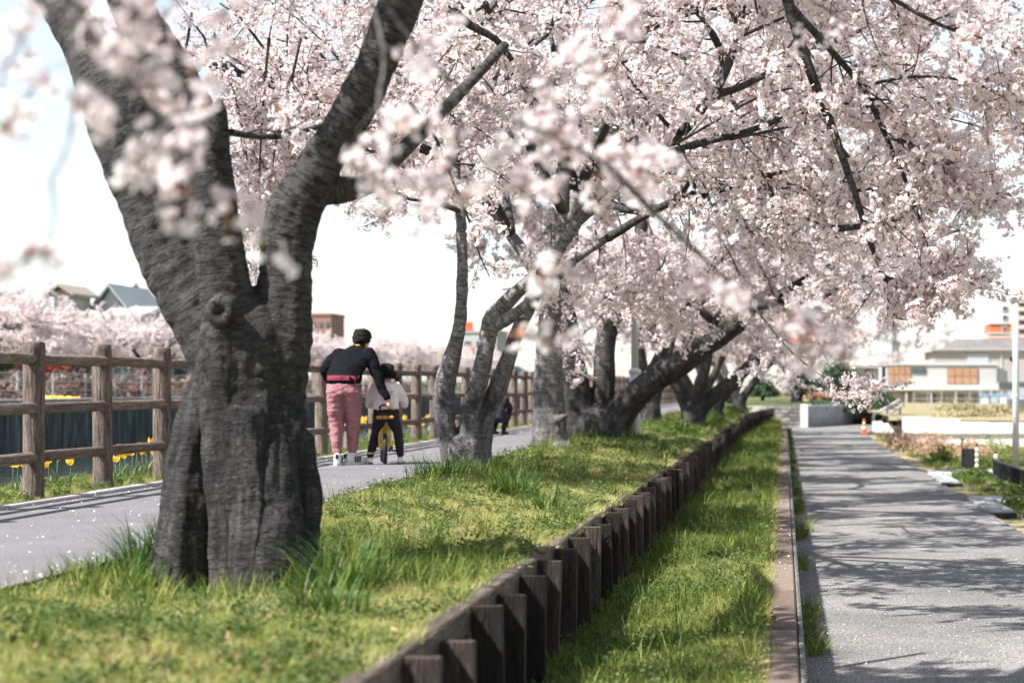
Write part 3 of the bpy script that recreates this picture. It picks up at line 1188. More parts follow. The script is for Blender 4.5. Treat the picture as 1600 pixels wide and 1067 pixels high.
# ------------------------------------------------------------------ tree 0: stands out of the picture beside the camera, its sprays hang in front of the lens
t0_ = Tree('cherry_tree', 'out of focus blossom sprays hanging close in front across the upper picture', (-2.9, 1.2, 0), 21)
t0_.bark = SUNLIT_BARK
t0_.mix = [.14, .12, .14, .12, .16, .12, .10, .10]
tr0 = limb((-2.9, 1.2, -.1, .3), (-2.85, 1.25, .8, .24), (-2.7, 1.4, 1.7, .2))
t0_.limb_tube(tr0, 12)
for q in (limb((-2.7, 1.4, 1.6, .16), (-2.3, 2.2, 2.4, .12), (-1.7, 3.0, 2.9, .08), (-1.0, 3.8, 2.9, .05)),
          limb((-2.7, 1.4, 1.6, .16), (-3.2, 2.2, 2.6, .10), (-3.2, 3.2, 3.0, .06), (-2.6, 3.9, 2.7, .035)),
          limb((-2.7, 1.4, 1.6, .16), (-3.4, .4, 2.9, .1), (-3.6, -.8, 3.6, .05))):
    t0_.limb_tube(q)


def near(pts, Y0, Y1_, r0, r1, n_twig, ns, on, l3=(.06, .2)):
    hang(t0_, pts, Y0, Y1_, r0, r1, n_twig=max(1, round(n_twig * .5)), ns=max(1, round(ns * .6)), l3=l3, on=round(on * .5), t0=.05, droop=.12, scale=.8)


near([(430, -330), (520, -140), (610, 20), (690, 110), (770, 175), (870, 215), (955, 262)], 4.2, 4.6, .004, .005, 9, 3, 4)
near([(955, 262), (1020, 330), (1090, 395), (1170, 470)], 4.6, 4.9, .009, .005, 2, 2, 0)
near([(1150, 455), (1195, 470), (1240, 490), (1270, 505)], 4.9, 5.0, .006, .003, 4, 2, 4, (.03, .08))
near([(740, 20), (810, 70), (900, 130), (970, 190), (1010, 240)], 4.9, 5.0, .004, .002, 9, 3, 4)
near([(690, 110), (720, 190), (700, 270), (660, 300)], 4.4, 4.3, .005, .002, 5, 3, 3)
near([(770, 175), (840, 140), (930, 90), (1000, 60)], 4.5, 4.7, .006, .003, 5, 3, 3)
near([(870, 215), (890, 260), (880, 300)], 4.6, 4.6, .004, .002, 1, 1, 2)
near([(862, 385), (850, 410)], 4.6, 4.6, .002, .0015, 1, 2, 2, (.03, .06))
near([(815, 505), (790, 530)], 4.6, 4.5, .002, .0015, 1, 2, 2, (.03, .06))
near([(1060, 370), (1070, 420), (1065, 470)], 4.8, 4.8, .004, .002, 2, 2, 2, (.03, .07))
near([(1195, 480), (1290, 500), (1380, 530), (1430, 545)], 5.0, 5.8, .003, .002, 2, 2, 2, (.04, .08))
near([(560, -60), (600, 80), (590, 170), (620, 240)], 4.3, 4.2, .005, .002, 6, 3, 4)
near([(-80, -300), (20, -120), (110, 10), (190, 110), (250, 190), (300, 270), (310, 320)], 3.4, 3.6, .008, .003, 9, 3, 4, (.05, .14))
near([(-40, -90), (60, 0), (140, 55), (215, 70)], 3.4, 3.5, .004, .002, 3, 2, 3, (.04, .10))
near([(110, 10), (170, 60), (240, 40), (300, -20)], 3.5, 3.6, .005, .002, 4, 2, 3)
near([(110, 10), (120, 130), (105, 230), (80, 280)], 3.5, 3.3, .004, .002, 3, 2, 1, (.04, .1))
near([(80, 280), (85, 340), (70, 390)], 3.3, 3.2, .0025, .0015, 1, 2, 1, (.04, .08))
near([(1200, -120), (1250, -20), (1330, 40)], 6.2, 6.6, .008, .003, 5, 3, 3)
t0_.finish()

# ------------------------------------------------------------------ tree 2: slim three-stemmed
Y2 = 18.0
c2 = [
    [(731, 754, 0, 44), (729, 728, 0, 39), (725, 705, 0, 36)],
    [(712, 735, 0, 26), (700, 690, -.04, 18), (694, 645, -.04, 18), (695, 600, 0, 18.5), (704, 565, 0, 17), (714, 530, 0, 13.5), (720, 490, 0, 11), (722, 440, 0, 10), (722, 385, 0, 9.5), (719, 330, .1, 9), (712, 260, .2, 8)],
    [(733, 735, 0, 28), (733, 690, 0, 21), (735, 640, 0, 17), (748, 598, 0, 16), (758, 555, 0, 15.5), (764, 520, 0, 16), (772, 495, 0, 16.5), (790, 474, 0, 14), (815, 450, -.05, 13), (850, 420, -.1, 12), (905, 345, -.2, 11), (940, 315, -.3, 10)],
    [(770, 512, -.02, 12), (795, 497, -.06, 10), (820, 478, -.1, 9), (860, 443, -.2, 8.5), (900, 405, -.3, 8), (950, 372, -.4, 7)],
    [(746, 735, .05, 26), (752, 690, .08, 19), (762, 645, .1, 16), (780, 600, .12, 16.5), (795, 558, .14, 15), (805, 525, .16, 14), (822, 485, .2, 13), (845, 440, .25, 12), (872, 395, .3, 11), (880, 330, .4, 10)],
]
t2 = Tree('cherry_tree', 'slim cherry tree with three mottled stems rising from a tufted base beside the path', (-2.97, 18, 0), 12)
w2 = [np.array(spline(px_chain(c, Y2) * np.array([1, 1, 1, .9]), 3)) for c in c2]
trunk2 = blob_mesh('trunk', w2, .013, SUNLIT_BARK, 2, bark_disp(.014, 8, .012), bark=True)
L2 = [
    limb((*P(712, 260, 18.2), .05), (-3.2, 18.3, 3.4, .045), (-3.5, 18.6, 4.2, .035), (-3.9, 18.5, 4.9, .02)),
    limb((*P(940, 315, 17.7), .065), (*P(1030, 247, 17.2), .055), (*P(1150, 210, 16.6), .045), (*P(1290, 165, 16.0), .032), (*P(1400, 180, 15.6), .018)),
    limb((*P(950, 372, 17.6), .042), (*P(1040, 320, 17.0), .036), (*P(1150, 290, 16.4), .028), (*P(1260, 250, 16.0), .015)),
    limb((*P(880, 330, 18.4), .06), (*P(880, 240, 18.8), .055), (*P(860, 130, 19.0), .045), (*P(900, 0, 19.0), .03), (*P(930, -80, 19.0), .015)),
    limb((-3.2, 18.3, 3.0, .05), (-3.9, 17.4, 3.3, .045), (-4.6, 16.3, 3.5, .035), (-5.2, 15.4, 3.6, .02)),
    limb((-3.2, 18.3, 3.2, .05), (-4.0, 18.8, 3.6, .04), (-4.9, 19.0, 3.9, .03), (-5.7, 19.0, 4.0, .015)),
    limb((*P(880, 330, 18.4), .055), (-2.3, 17.6, 3.0, .05), (-2.4, 16.2, 3.6, .04), (-2.3, 14.8, 3.8, .025)),
    limb((*P(1030, 247, 17.2), .05), (*P(1100, 165, 16.4), .045), (*P(1150, 70, 15.6), .035), (*P(1160, -30, 15.0), .02)),
    limb((*P(1105, 158, 16.3), .035), (*P(1180, 125, 16.0), .03), (*P(1290, 75, 15.6), .02), (*P(1380, 30, 15.4), .012)),
    limb((*P(860, 130, 19.0), .04), (-1.6, 19.6, 4.4, .035), (-.6, 19.8, 4.8, .03), (.6, 19.6, 4.8, .018)),
    limb((*P(719, 330, 18.1), .03), (*P(660, 300, 17.6), .026), (*P(600, 200, 17.0), .022), (*P(520, 120, 16.4), .012)),
]
for q in L2:
    t2.limb_tube(q, 8)
t2.branch_out(L2, n2=11, n3=6, ns=9, l2=(.8, 1.7), t0=.15)
hang(t2, [(640, 160), (680, 215), (710, 290), (735, 350), (750, 400), (765, 432)], 14.2, 14.8, .014, .004, n_twig=7, ns=5, l3=(.2, .45), on=2)
hang(t2, [(700, 255), (760, 262), (800, 290), (830, 305)], 14.4, 14.8, .008, .003, n_twig=5, ns=5, l3=(.15, .4), on=2)

for pts_ in ([(330, 40), (370, 160), (392, 300), (398, 425)], [(290, 90), (330, 220), (365, 330), (380, 420)], [(420, 60), (410, 180), (405, 300), (412, 380)], [(300, 20), (290, 120), (330, 260), (350, 330)], [(470, 60), (450, 150), (430, 230), (425, 290)]):
    hang(t2, pts_, 15.2, 15.6, .012, .003, n_twig=13, ns=6, l3=(.25, .55), on=5)
for pts_, y0_, y1_, ra_, rb_, nt_ in (([(985, 262), (1080, 228), (1160, 208), (1240, 180), (1310, 163), (1400, 178)], 13.2, 13.0, .030, .010, 9),
                                      ([(1140, 218), (1250, 195), (1340, 176)], 13.1, 13.0, .011, .006, 5),
                                      ([(1020, 245), (1100, 200), (1190, 150), (1260, 135)], 13.4, 13.2, .012, .005, 6),
                                      ([(1092, 175), (1112, 150), (1128, 126), (1145, 88), (1150, 55), (1146, -20)], 13.0, 13.0, .036, .012, 5),
                                      ([(1112, 150), (1160, 135), (1220, 105), (1290, 74)], 13.0, 12.9, .030, .013, 5),
                                      ([(1148, 60), (1185, 45), (1225, 28)], 13.0, 12.9, .018, .009, 2),
                                      ([(1300, 358), (1350, 353), (1425, 338)], 13.4, 13.2, .026, .016, 3),
                                      ([(1310, 302), (1360, 295)], 13.4, 13.3, .014, .010, 1),
                                      ([(1345, 178), (1420, 174), (1500, 190), (1590, 215)], 12.9, 12.8, .009, .004, 6),
                                      ([(1330, 112), (1400, 100), (1480, 118), (1560, 165)], 12.8, 12.7, .008, .004, 6),
                                      ([(1390, 240), (1450, 255), (1520, 270), (1560, 265)], 12.8, 12.7, .007, .003, 6),
                                      ([(700, 10), (735, 40), (775, 62), (800, 95)], 13.0, 13.2, .034, .018, 3)):
    hang(t2, pts_, y0_, y1_, ra_, rb_, n_twig=nt_, ns=2, l3=(.15, .4), on=0)
    t2.sp.append(P(*pts_[0], y0_)[None] + t2.r.normal(0, .07, (9, 3)))
    t2.sd.append(t2.r.normal(0, 1, (9, 3)))
    t2.ss.append(t2.r.uniform(.8, 1.1, 9))

# ------------------------------------------------------------------ tree 3: straight single trunk
Y3 = 25.0
c3 = [[(866, 716, 0, 40), (861, 695, 0, 31), (858, 660, 0, 28), (857, 600, 0, 25), (858, 540, 0, 22), (861, 490, 0, 20), (868, 430, 0, 19), (880, 370, 0, 17), (905, 300, 0, 14)],
      [(880, 712, -.1, 18), (890, 718, -.2, 14)], [(845, 708, -.1, 16), (835, 716, -.15, 14)],
      [(872, 655, -.20, 6), (880, 652, -.22, 6), (884, 650, -.22, 4)],
      [(862, 470, 0, 14), (835, 420, .1, 12), (800, 370, .2, 10)]]
t3 = Tree('cherry_tree', 'straight single grey cherry trunk with lenticels and a small burl of shoots', (-3.0, 25, 0), 13)
w3 = [np.array(spline(px_chain(c, Y3), 3)) if len(c) > 2 else px_chain(c, Y3) for c in c3]
trunk3 = blob_mesh('trunk', w3, .016, SUNLIT_BARK, 2, bark_disp(.012, 14, .01), bark=True)
a3 = P(905, 300, 25)
b3 = P(800, 370, 25.2)


def radial_limbs(top, r0, n, length, r, rise=.55, az0=0.0, spread=6.28):
    out = []
    for k in range(n):
        az = az0 + spread * k / n + r.normal(0, .2)
        l = length * r.uniform(.8, 1.15)
        d = np.array([math.cos(az), math.sin(az), 0])
        up = rise * r.uniform(.7, 1.3)
        out.append(limb((*top, r0), (*(top + d * l * .28 + np.array([0, 0, l * .30 * up * 1.5])), r0 * .8), (*(top + d * l * .62 + np.array([0, 0, l * .52 * up * 1.3])), r0 * .5),
                        (*(top + d * l + np.array([0, 0, l * .6 * up])), r0 * .22)))
    return out


L3 = radial_limbs(a3, .08, 6, 3.9, t3.r) + radial_limbs(b3, .06, 3, 2.6, t3.r, .7, 2.0, 3.0)
L3.append(limb((*a3, .07), (*P(1000, 330, 24.6), .06), (*P(1120, 300, 24), .045), (*P(1260, 290, 23.4), .03), (*P(1380, 280, 23), .015)))
for q in L3:
    t3.limb_tube(q, 8)
t3.branch_out(L3, n2=11, n3=6, ns=8, scale=1.12)

# ------------------------------------------------------------------ tree 4: dark many-stemmed tree by the lamp post
Y4 = 29.6
c4 = [[(932, 706, 0, 42), (932, 685, 0, 39), (930, 665, 0, 37)],
      [(918, 685, 0, 30), (905, 640, 0, 25), (898, 590, 0, 22), (890, 540, 0, 20), (882, 490, .1, 18), (868, 440, .2, 16), (862, 380, .3, 14), (870, 300, .4, 11)],
      [(935, 680, 0, 28), (942, 630, .1, 20), (945, 580, .1, 18), (947, 530, .1, 17), (960, 480, .1, 18), (985, 435, .1, 15), (1000, 370, .1, 12), (1010, 300, .1, 10)],
      [(948, 690, -.05, 34), (962, 662, -.1, 27), (985, 625, -.15, 23), (1020, 595, -.2, 21), (1060, 570, -.3, 20), (1095, 545, -.4, 18), (1140, 515, -.5, 16), (1200, 470, -.7, 12)],
      [(1010, 600, -.2, 13), (1030, 560, -.1, 10), (1050, 510, 0, 8)]]
t4 = Tree('cherry_tree', 'dark cherry tree with a heavy limb leaning right beside the white lamp post', (-2.85, 29.6, 0), 14)
w4 = [np.array(spline(px_chain(c, Y4), 3)) if len(c) > 2 else px_chain(c, Y4) for c in c4]
darkbark = BARK
trunk4 = blob_mesh('trunk', w4, .02, BARK, 2, bark_disp(.016, 24, .012), bark=True)
L4 = radial_limbs(P(870, 300, 30.0), .06, 4, 3.4, t4.r, .5, 1.2, 4.4) + radial_limbs(P(1010, 300, 29.7), .06, 4, 3.2, t4.r, .6, -1.5, 4.5)
L4.append(limb((*P(1200, 470, 28.9), .07), (*P(1290, 420, 28.2), .055), (*P(1390, 385, 27.6), .04), (*P(1500, 360, 27), .02)))
L4.append(limb((*P(1200, 470, 28.9), .06), (*P(1270, 470, 27.8), .045), (*P(1330, 440, 26.6), .03), (*P(1420, 420, 26), .015)))
L4.append(limb((*P(1050, 510, 29.6), .04), (*P(1090, 450, 29.2), .035), (*P(1150, 380, 28.8), .025), (*P(1230, 330, 28.4), .015)))
for q in L4:
    t4.limb_tube(q, 8)
t4.branch_out(L4, n2=12, n3=6, ns=8, scale=1.15)
for q_, (a_, b_, c_, d_, y_) in enumerate(((900, 330, 885, 470, 24), (960, 320, 975, 470, 25.5), (930, 360, 925, 455, 23.5), (1010, 340, 1030, 480, 26), (1060, 330, 1090, 500, 26.5), (1000, 400, 1010, 500, 27.5),
                                           (1130, 380, 1165, 500, 27), (1180, 400, 1220, 540, 28), (860, 350, 840, 450, 23), (1230, 430, 1280, 540, 30), (1150, 470, 1190, 580, 33), (1200, 500, 1240, 595, 38), (980, 390, 990, 470, 26.5), (1040, 400, 1000, 460, 25.5))):
    hang(t4, [(a_, b_), ((a_ * 2 + c_) / 3 + 8, (a_ * 0 + b_ * 2 + d_) / 3 - 5), ((a_ + 2 * c_) / 3 + 8, (b_ + 2 * d_) / 3 - 8), (c_, d_)], y_ + .6, y_, .014, .004, n_twig=13, ns=6, l3=(.25, .6), on=4, scale=1.15)
hang(t4, [(862, 440), (880, 500), (905, 540), (925, 575)], 27.5, 27.2, .012, .004, n_twig=8, ns=5, l3=(.2, .5), on=3)
hang(t4, [(960, 450), (935, 500), (900, 530), (885, 550)], 27.2, 27.0, .012, .004, n_twig=8, ns=5, l3=(.2, .5), on=3)
hang(t4, [(1030, 420), (1035, 460), (1045, 500), (1055, 525)], 27.6, 27.0, .012, .004, n_twig=10, ns=6, l3=(.2, .5), on=3)
hang(t4, [(1150, 440), (1210, 520), (1260, 570), (1312, 605)], 22.0, 20.0, .014, .004, n_twig=6, ns=3, l3=(.15, .3), on=2)
hang(t4, [(1300, 598), (1330, 605), (1365, 606)], 20.0, 19.8, .005, .002, n_twig=9, ns=4, l3=(.1, .22), on=4)

for t_, m_ in ((t1, trunk1), (t2, trunk2), (t3, trunk3), (t4, trunk4)):
    t_.finish(m_, .95 if t_ is t1 else .62)

# ------------------------------------------------------------------ the rest of the row
ROW = [((-1.9, 40.0), 'two-stemmed cherry tree leaning out over the timber wall past the dark tree', [(-.6, .2), (1.3, .1), (.3, -.2)]),
       ((-3.1, 44.5), 'upright cherry tree beside the path behind the leaning one', [(-.2, .1), (.35, .1)]),
       ((-1.9, 52.0), 'cherry tree of the row, third before the far stone wall', [(.9, 0), (-.4, .2)]),
       ((-2.7, 60.0), 'cherry tree of the row, second before the far stone wall', [(.6, 0), (-.5, .1), (.1, .4)]),
       ((-1.6, 69.0), 'cherry tree of the row, nearest before the far stone wall', [(.8, 0), (-.5, .2)]),
       ((-2.4, 90.0), 'cherry tree on the terrace just past the stone wall', [(.5, 0), (-.6, .1)]),
       ((.6, 98.0), 'cherry tree at the back of the terrace above the lane bend', [(.6, 0), (-.4, .1)]),
       ((-3.5, 112.0), 'farthest cherry tree of the row beside the path', [(.6, 0), (-.4, .1)])]
for i, ((x, y), lab, leans) in enumerate(ROW):
    tr = Tree('cherry_tree', lab, (x, y, 0), 40 + i)
    r = tr.r
    ch = []
    tops = []
    ch.append(np.array([(x, y, -.15, .34), (x, y, .12, .27), (x, y, .35, .24)]))
    for (lx, ly) in leans:
        tp = np.array([x + lx * 1.5, y + ly * 1.5, 1.9 + r.uniform(-.2, .3)])
        rows = limb((x, y, .1, .2), (x + lx * .25, y + ly * .25, .55, .16), (x + lx * .8, y + ly * .8, 1.15, .13), (*tp, .10))
        ch.append(rows)
        tops.append(tp)
    tm = blob_mesh('trunk', ch, .03, BARK, 2, bark_disp(.02, 50 + i, .02), bark=True)
    LL = []
    for tp in tops:
        LL += radial_limbs(tp, .085, 4, 3.1, r, .55, r.uniform(0, 6))
    for q in LL:
        tr.limb_tube(q, 6)
    far = y > 50
    tr.branch_out(LL, n2=10, n3=5, ns=6 if far else 7, scale=1.5 if far else 1.25, l2=(.8, 1.7), twig_sides=3)
    tr.finish(tm, .85)

# far bank cherries
def env_far(p):
    return p[:, 2] > 2.0


FARN = 0
bank_label = 'pale cherry tree in full bloom in the row on the far canal bank'
spots = [(-29 - (k % 3) * 1.6, 50 + k * 6.2 + (k % 2) * 1.0) for k in range(24)]
protos = []
for q in range(4):
    x, y = spots[q]
    tr = Tree('cherry_tree', bank_label, (x, y, 1.3), 80 + q, 'cherry trees on the far bank')
    r = tr.r
    ch = [np.array([(x, y, 1.2, .28), (x, y, 1.6, .2)])]
    LL = []
    for k in range(3):
        az = k * 2.1 + r.uniform(0, 1)
        tp = np.array([x + .7 * math.cos(az), y + .7 * math.sin(az), 2.7])
        ch.append(limb((x, y, 1.5, .15), (x + .25 * math.cos(az), y + .25 * math.sin(az), 2.1, .12), (*tp, .1)))
        LL += radial_limbs(tp, .08, 4, 3.2, r, .36, az - 1, 3.2)
    tm = blob_mesh('trunk', ch, .05, BARK, 2, None, bark=True)
    for w_ in LL:
        tr.limb_tube(w_, 5)
    tr.branch_out(LL, n2=8, n3=4, ns=4, scale=2.0, env=env_far, twig_sides=3)
    tr.finish(tm)
    protos.append(tr.root)
    tr.root.scale = (.84, .84, .84)
for k in range(4, len(spots)):
    c = copy_tree(protos[k % 4])
    c.location = (*spots[k], 1.3)
    c.rotation_euler = (0, 0, random.uniform(0, 6.28))
    s_ = random.uniform(.76, .90)
    c.scale = (s_, s_, s_)

# ================================================================== GRASS AND SMALL PLANTS
g_green = pmat('grass_green', [(.25, (.05, .085, .012)), (.5, (.10, .15, .022)), (.75, (.175, .215, .04))], scale=1.4, rough=.6, spec=.25, transl=.45, coord='loc', inst=.55)
g_lime = pmat('grass_yellow_green', [(.25, (.19, .235, .045)), (.5, (.30, .335, .085)), (.75, (.42, .42, .15))], scale=1.4, rough=.65, spec=.2, transl=.45, coord='loc', inst=.55)
g_dry = pmat('grass_dry', [(.25, (.40, .32, .16)), (.5, (.56, .47, .27)), (.75, (.68, .60, .39))], scale=1.4, rough=.8, spec=.15, transl=.4, coord='loc', inst=.55)
g_dark = pmat('grass_long', [(.25, (.022, .06, .012)), (.5, (.045, .105, .02)), (.75, (.085, .165, .035))], scale=6, rough=.5, spec=.35, transl=.3)
weed_m = pmat('weed_leaf', [(.25, (.06, .095, .025)), (.5, (.10, .15, .045)), (.75, (.16, .20, .08))], scale=1.4, rough=.65, spec=.03, transl=.3, coord='loc', inst=.5)
white_fl = pmat('tiny_white_flower', [(.3, (.75, .73, .70)), (.7, (.85, .83, .80))], scale=5)


def blade(mb, base, az, h, w, lean, mat, seg=3):
    d = np.array([math.cos(az), math.sin(az), 0])
    s = np.array([-d[1], d[0], 0])
    V, F = [], []
    for k in range(seg + 1):
        t_ = k / seg
        c = base + d * (lean * h * t_ ** 1.8) + np.array([0, 0, h * (t_ - .28 * lean * t_ ** 2.4)])
        ww = w * (1 - t_ ** 1.6) if k < seg else 0
        if k < seg:
            V += [c - s * ww, c + s * ww]
        else:
            V.append(c)
    for k in range(seg - 1):
        F.append((2 * k, 2 * k + 1, 2 * k + 3, 2 * k + 2))
    mb.add(V, F, mat)
    e = 2 * (seg - 1)
    n0 = mb.n - len(V)
    mb.f.append(np.array([[e, e + 1, e + 2]]) + n0)
    mb.m.append((mat, 1))


GM = [g_green, g_lime, g_dry, weed_m, white_fl]


def tuft(i, n, h0, h1, w, spread, mats, lean=(.2, .9)):
    r = np.random.default_rng(300 + i)
    mb = MB()
    for k in range(n):
        a = r.uniform(0, 6.28)
        q = spread * math.sqrt(r.random())
        blade(mb, np.array([q * math.cos(a), q * math.sin(a), -.01]), a + r.normal(0, .8), r.uniform(h0, h1), w * r.uniform(.6, 1.2), r.uniform(*lean), int(r.choice(mats)))
    return mb.mesh('tuft', GM)


def weed(i, n, h, leaf, flowers=0):
    r = np.random.default_rng(400 + i)
    mb = MB()
    for k in range(n):
        a = r.uniform(0, 6.28)
        q = .06 * math.sqrt(r.random())
        b = np.array([q * math.cos(a), q * math.sin(a), 0])
        hh = h * r.uniform(.4, 1.1)
        top = b + np.array([r.normal(0, .02), r.normal(0, .02), hh])
        mb.add([b + (-.001, 0, 0), b + (.001, 0, 0), top], [(0, 1, 2)], 3)
        for q2 in range(3):
            e = unit(np.array([math.cos(a + q2 * 2.1), math.sin(a + q2 * 2.1), r.uniform(.1, .7)]))
            c = b + (top - b) * r.uniform(.5, 1)
            x, y = frame(e, r)
            L = leaf * r.uniform(.6, 1.2)
            mb.add([c, c + e * L * .5 + x * L * .3, c + e * L, c + e * L * .5 - x * L * .3], [(0, 1, 2, 3)], 3)
        if flowers and r.random() < flowers:
            c = top + np.array([0, 0, .01])
            L = .006
            mb.add([c + (L, 0, 0), c + (0, L, .002), c + (-L, 0, 0), c + (0, -L, .002)], [(0, 1, 2, 3)], 4)
    return mb.mesh('weed', GM)


GRASS = scatter_group('turf', [tuft(0, 16, .03, .07, .0022, .05, [0, 0, 1]), tuft(1, 16, .05, .11, .0026, .05, [0, 0, 0, 1]), tuft(2, 18, .02, .055, .002, .06, [1, 1, 2], (.4, 1.3)), tuft(3, 18, .015, .05, .002, .06, [2, 2, 1], (.5, 1.4)),
                               tuft(4, 14, .03, .075, .002, .05, [1, 1, 1, 0], (.3, 1.2)), weed(5, 12, .05, .02), weed(6, 14, .07, .02, 0), tuft(7, 12, .10, .20, .0035, .04, [0, 0, 1])])


def lay_grass(name, label, x0, x1, y0, y1, zf, dens, probs, seed, s0=1.0, mask=None):
    """dens(Y) tufts per square metre; probs(X,Y)-> (n,8) weights"""
    r = np.random.default_rng(seed)
    X, Y = [], []
    edges = np.arange(y0, y1 + .01, 2.0)
    for a, b in zip(edges[:-1], edges[1:]):
        n = int(dens((a + b) / 2) * (b - a) * (x1 - x0))
        X.append(r.uniform(x0, x1, n))
        Y.append(r.uniform(a, b, n))
    X, Y = np.concatenate(X), np.concatenate(Y)
    if mask is not None:
        k = mask(X, Y, r)
        X, Y = X[k], Y[k]
    Pm = probs(X, Y, r)
    cum = np.cumsum(Pm / Pm.sum(1, keepdims=True), 1)
    idx = (r.random(len(X))[:, None] > cum).sum(1).clip(0, 7)
    d0 = dens(8.0)
    sc = s0 * r.uniform(.7, 1.3, len(X)) * np.sqrt(np.clip(d0 / np.array([dens(v) for v in np.round(Y)]), 1, 6)) ** .55
    rot = np.stack([r.normal(0, .12, len(X)), r.normal(0, .12, len(X)), r.uniform(0, 6.28, len(X))], 1)
    pts = np.stack([X, Y, zf(X, Y)], 1)
    scatter(name, GRASS, pts, rot, sc, idx, None, label=label, cat='grass')
    print(name, len(X))


def verge_probs(X, Y, r):
    p = np.stack([X, Y], -1)
    dry = smooth01(vnoise(p, 1.3, 6) + .5 * vnoise(p, 4.1, 2), -.25, .45)
    dry = np.clip(dry + .25 * smooth01(Y, 10, 13) - .15 * smooth01(Y, 30, 40) - .25 * smooth01(8.5 - Y, 0, 2.5), 0, 1)
    tree = np.zeros_like(X)
    for tx, ty, tr in TREE_BASES:
        tree = np.maximum(tree, np.exp(-(((X - tx) ** 2 + (Y - ty) ** 2) / (1.1 * tr * tr))))
    wd = smooth01(vnoise(p, 2.3, 9), .1, .6)
    return np.stack([.22 - .2 * dry + .35 * tree, .03 * (1 - dry) + .2 * tree, .7 + 1.0 * dry, .5 + 1.6 * dry, .9 + 0 * X, .12 + .25 * wd, .06 + .2 * wd * (1 - dry), .02 + .5 * tree], 1)


def edge_mask(X, Y, r):
    e = -3.30 + .10 * vnoise(np.stack([X * 0 + 3, Y], -1), 2.6, 4) + .05 * vnoise(np.stack([X * 0 + 1, Y], -1), 7, 1)
    bare = (vnoise(np.stack([X, Y], -1), 2.1, 12) + .5 * vnoise(np.stack([X, Y], -1), 6.3, 5)) > .62
    foot = (X + 2.62) ** 2 / .2 + (Y - 9.15) ** 2 / .28 < 1
    return (X > e - .03) & ~foot & (~bare | (r.random(len(X)) < .3)) & (X < -1.345 + .03 * vnoise(np.stack([X * 0, Y], -1), 5, 2))


lay_grass('verge_grass', 'patchy green and straw coloured grass around the cherry trunks', -3.46, -1.33, 5.4, 81, verge_z,
          lambda y: 1050 if y < 12 else max(90, 1050 * (12 / y) ** 1.55), verge_probs, 61, 1.0, edge_mask)


def strip_probs(X, Y, r):
    p = np.stack([X, Y], -1)
    dry = smooth01(vnoise(p, 1.3, 16) + .3 * vnoise(p, 4, 2), -.1, .9)
    wd = smooth01(vnoise(p, 1.9, 29), -.2, .5)
    return np.stack([.35 - .25 * dry, .22 * (1 - dry) + .06, .6 + .8 * dry, .15 + .6 * dry, 1.2 + 0 * X, .28 * wd + .06, .3 * wd + .06, .12 * (1 - dry)], 1)


lay_grass('strip_grass', 'bright weedy grass growing in the lower strip between timber wall and kerb', -1.26, -.085, 6.2, 80, strip_z,
          lambda y: 1000 if y < 12 else max(90, 1000 * (12 / y) ** 1.5), strip_probs, 62, 1.15, lambda X, Y, r: X < -.155 + .035 * r.normal(size=len(X)))
lay_grass('bank_verge_grass', 'pale dry grass strip under the log fence along the canal', -6.55, -5.56, 11, 75, lambda X, Y: .0 * X,
          lambda y: 420 if y < 24 else max(60, 420 * (24 / y) ** 1.5), lambda X, Y, r: np.stack([.3 + 0 * X, .05 + 0 * X, .8 + 0 * X, .8 + 0 * X, .7 + 0 * X, .3 + 0 * X, .1 + 0 * X, .0 + 0 * X], 1), 63, .85)


def right_mask(X, Y, r):
    p = np.stack([X, Y], -1)
    pad = ((np.abs(Y - 38.2) < 1.1) | (np.abs(Y - 29.0) < .9))
    return ~pad & (vnoise(p, .8, 3) > -.35)


lay_grass('roadside_grass', 'scrubby yellow green grass beyond the right edge of the lane', 3.14, 8.5, 22, 66, lambda X, Y: land_z(X, Y) - .0,
          lambda y: max(30, 110 * (30 / y) ** 1.2), lambda X, Y, r: np.stack([.25 + 0 * X, .05 + 0 * X, .8 + 0 * X, .9 + 0 * X, .7 + 0 * X, .2 + 0 * X, .2 + 0 * X, .06 + 0 * X], 1), 64, 1.0, right_mask)
# weeds rooted along the foot of the kerb
def kerb_mask(X, Y, r):
    return (vnoise(np.stack([X * 0, Y], -1), 1.15, 8) > .25)


lay_grass('kerb_weeds', 'green weeds sprouting along the shaded foot of the kerb', .10, .24, 9, 76, lambda X, Y: -.85 + 0 * X,
          lambda y: 150, lambda X, Y, r: np.stack([.6 + 0 * X, 1 + 0 * X, .1 + 0 * X, .02 + 0 * X, .3 + 0 * X, .3 + 0 * X, .3 + 0 * X, .9 + 0 * X], 1), 65, 1.1, kerb_mask)


def clump(label, x, y, z, n, h0, h1, rad, seed, mats=(g_dark, g_green), lean=(.25, 1.1), w=.006):
    r = np.random.default_rng(seed)
    mb = MB()
    for k in range(n):
        a = r.uniform(0, 6.28)
        q = rad * math.sqrt(r.random())
        blade(mb, np.array([q * math.cos(a), q * math.sin(a), -.02]), a + r.normal(0, .6), r.uniform(h0, h1), w * r.uniform(.6, 1.2), r.uniform(*lean), int(r.random() < .25), 5)
    mb.build('grass_clump', list(mats), None, False, loc=(x, y, z), label=label, cat='grass', kind='thing')


def gz(x, y):
    return float(verge_z(np.array([x]), np.array([y]))[0])


def at_ground(px, py):
    Y = CAMZ * 3000 / (py - 604)
    return (px - 1225) / 3000 * Y, Y


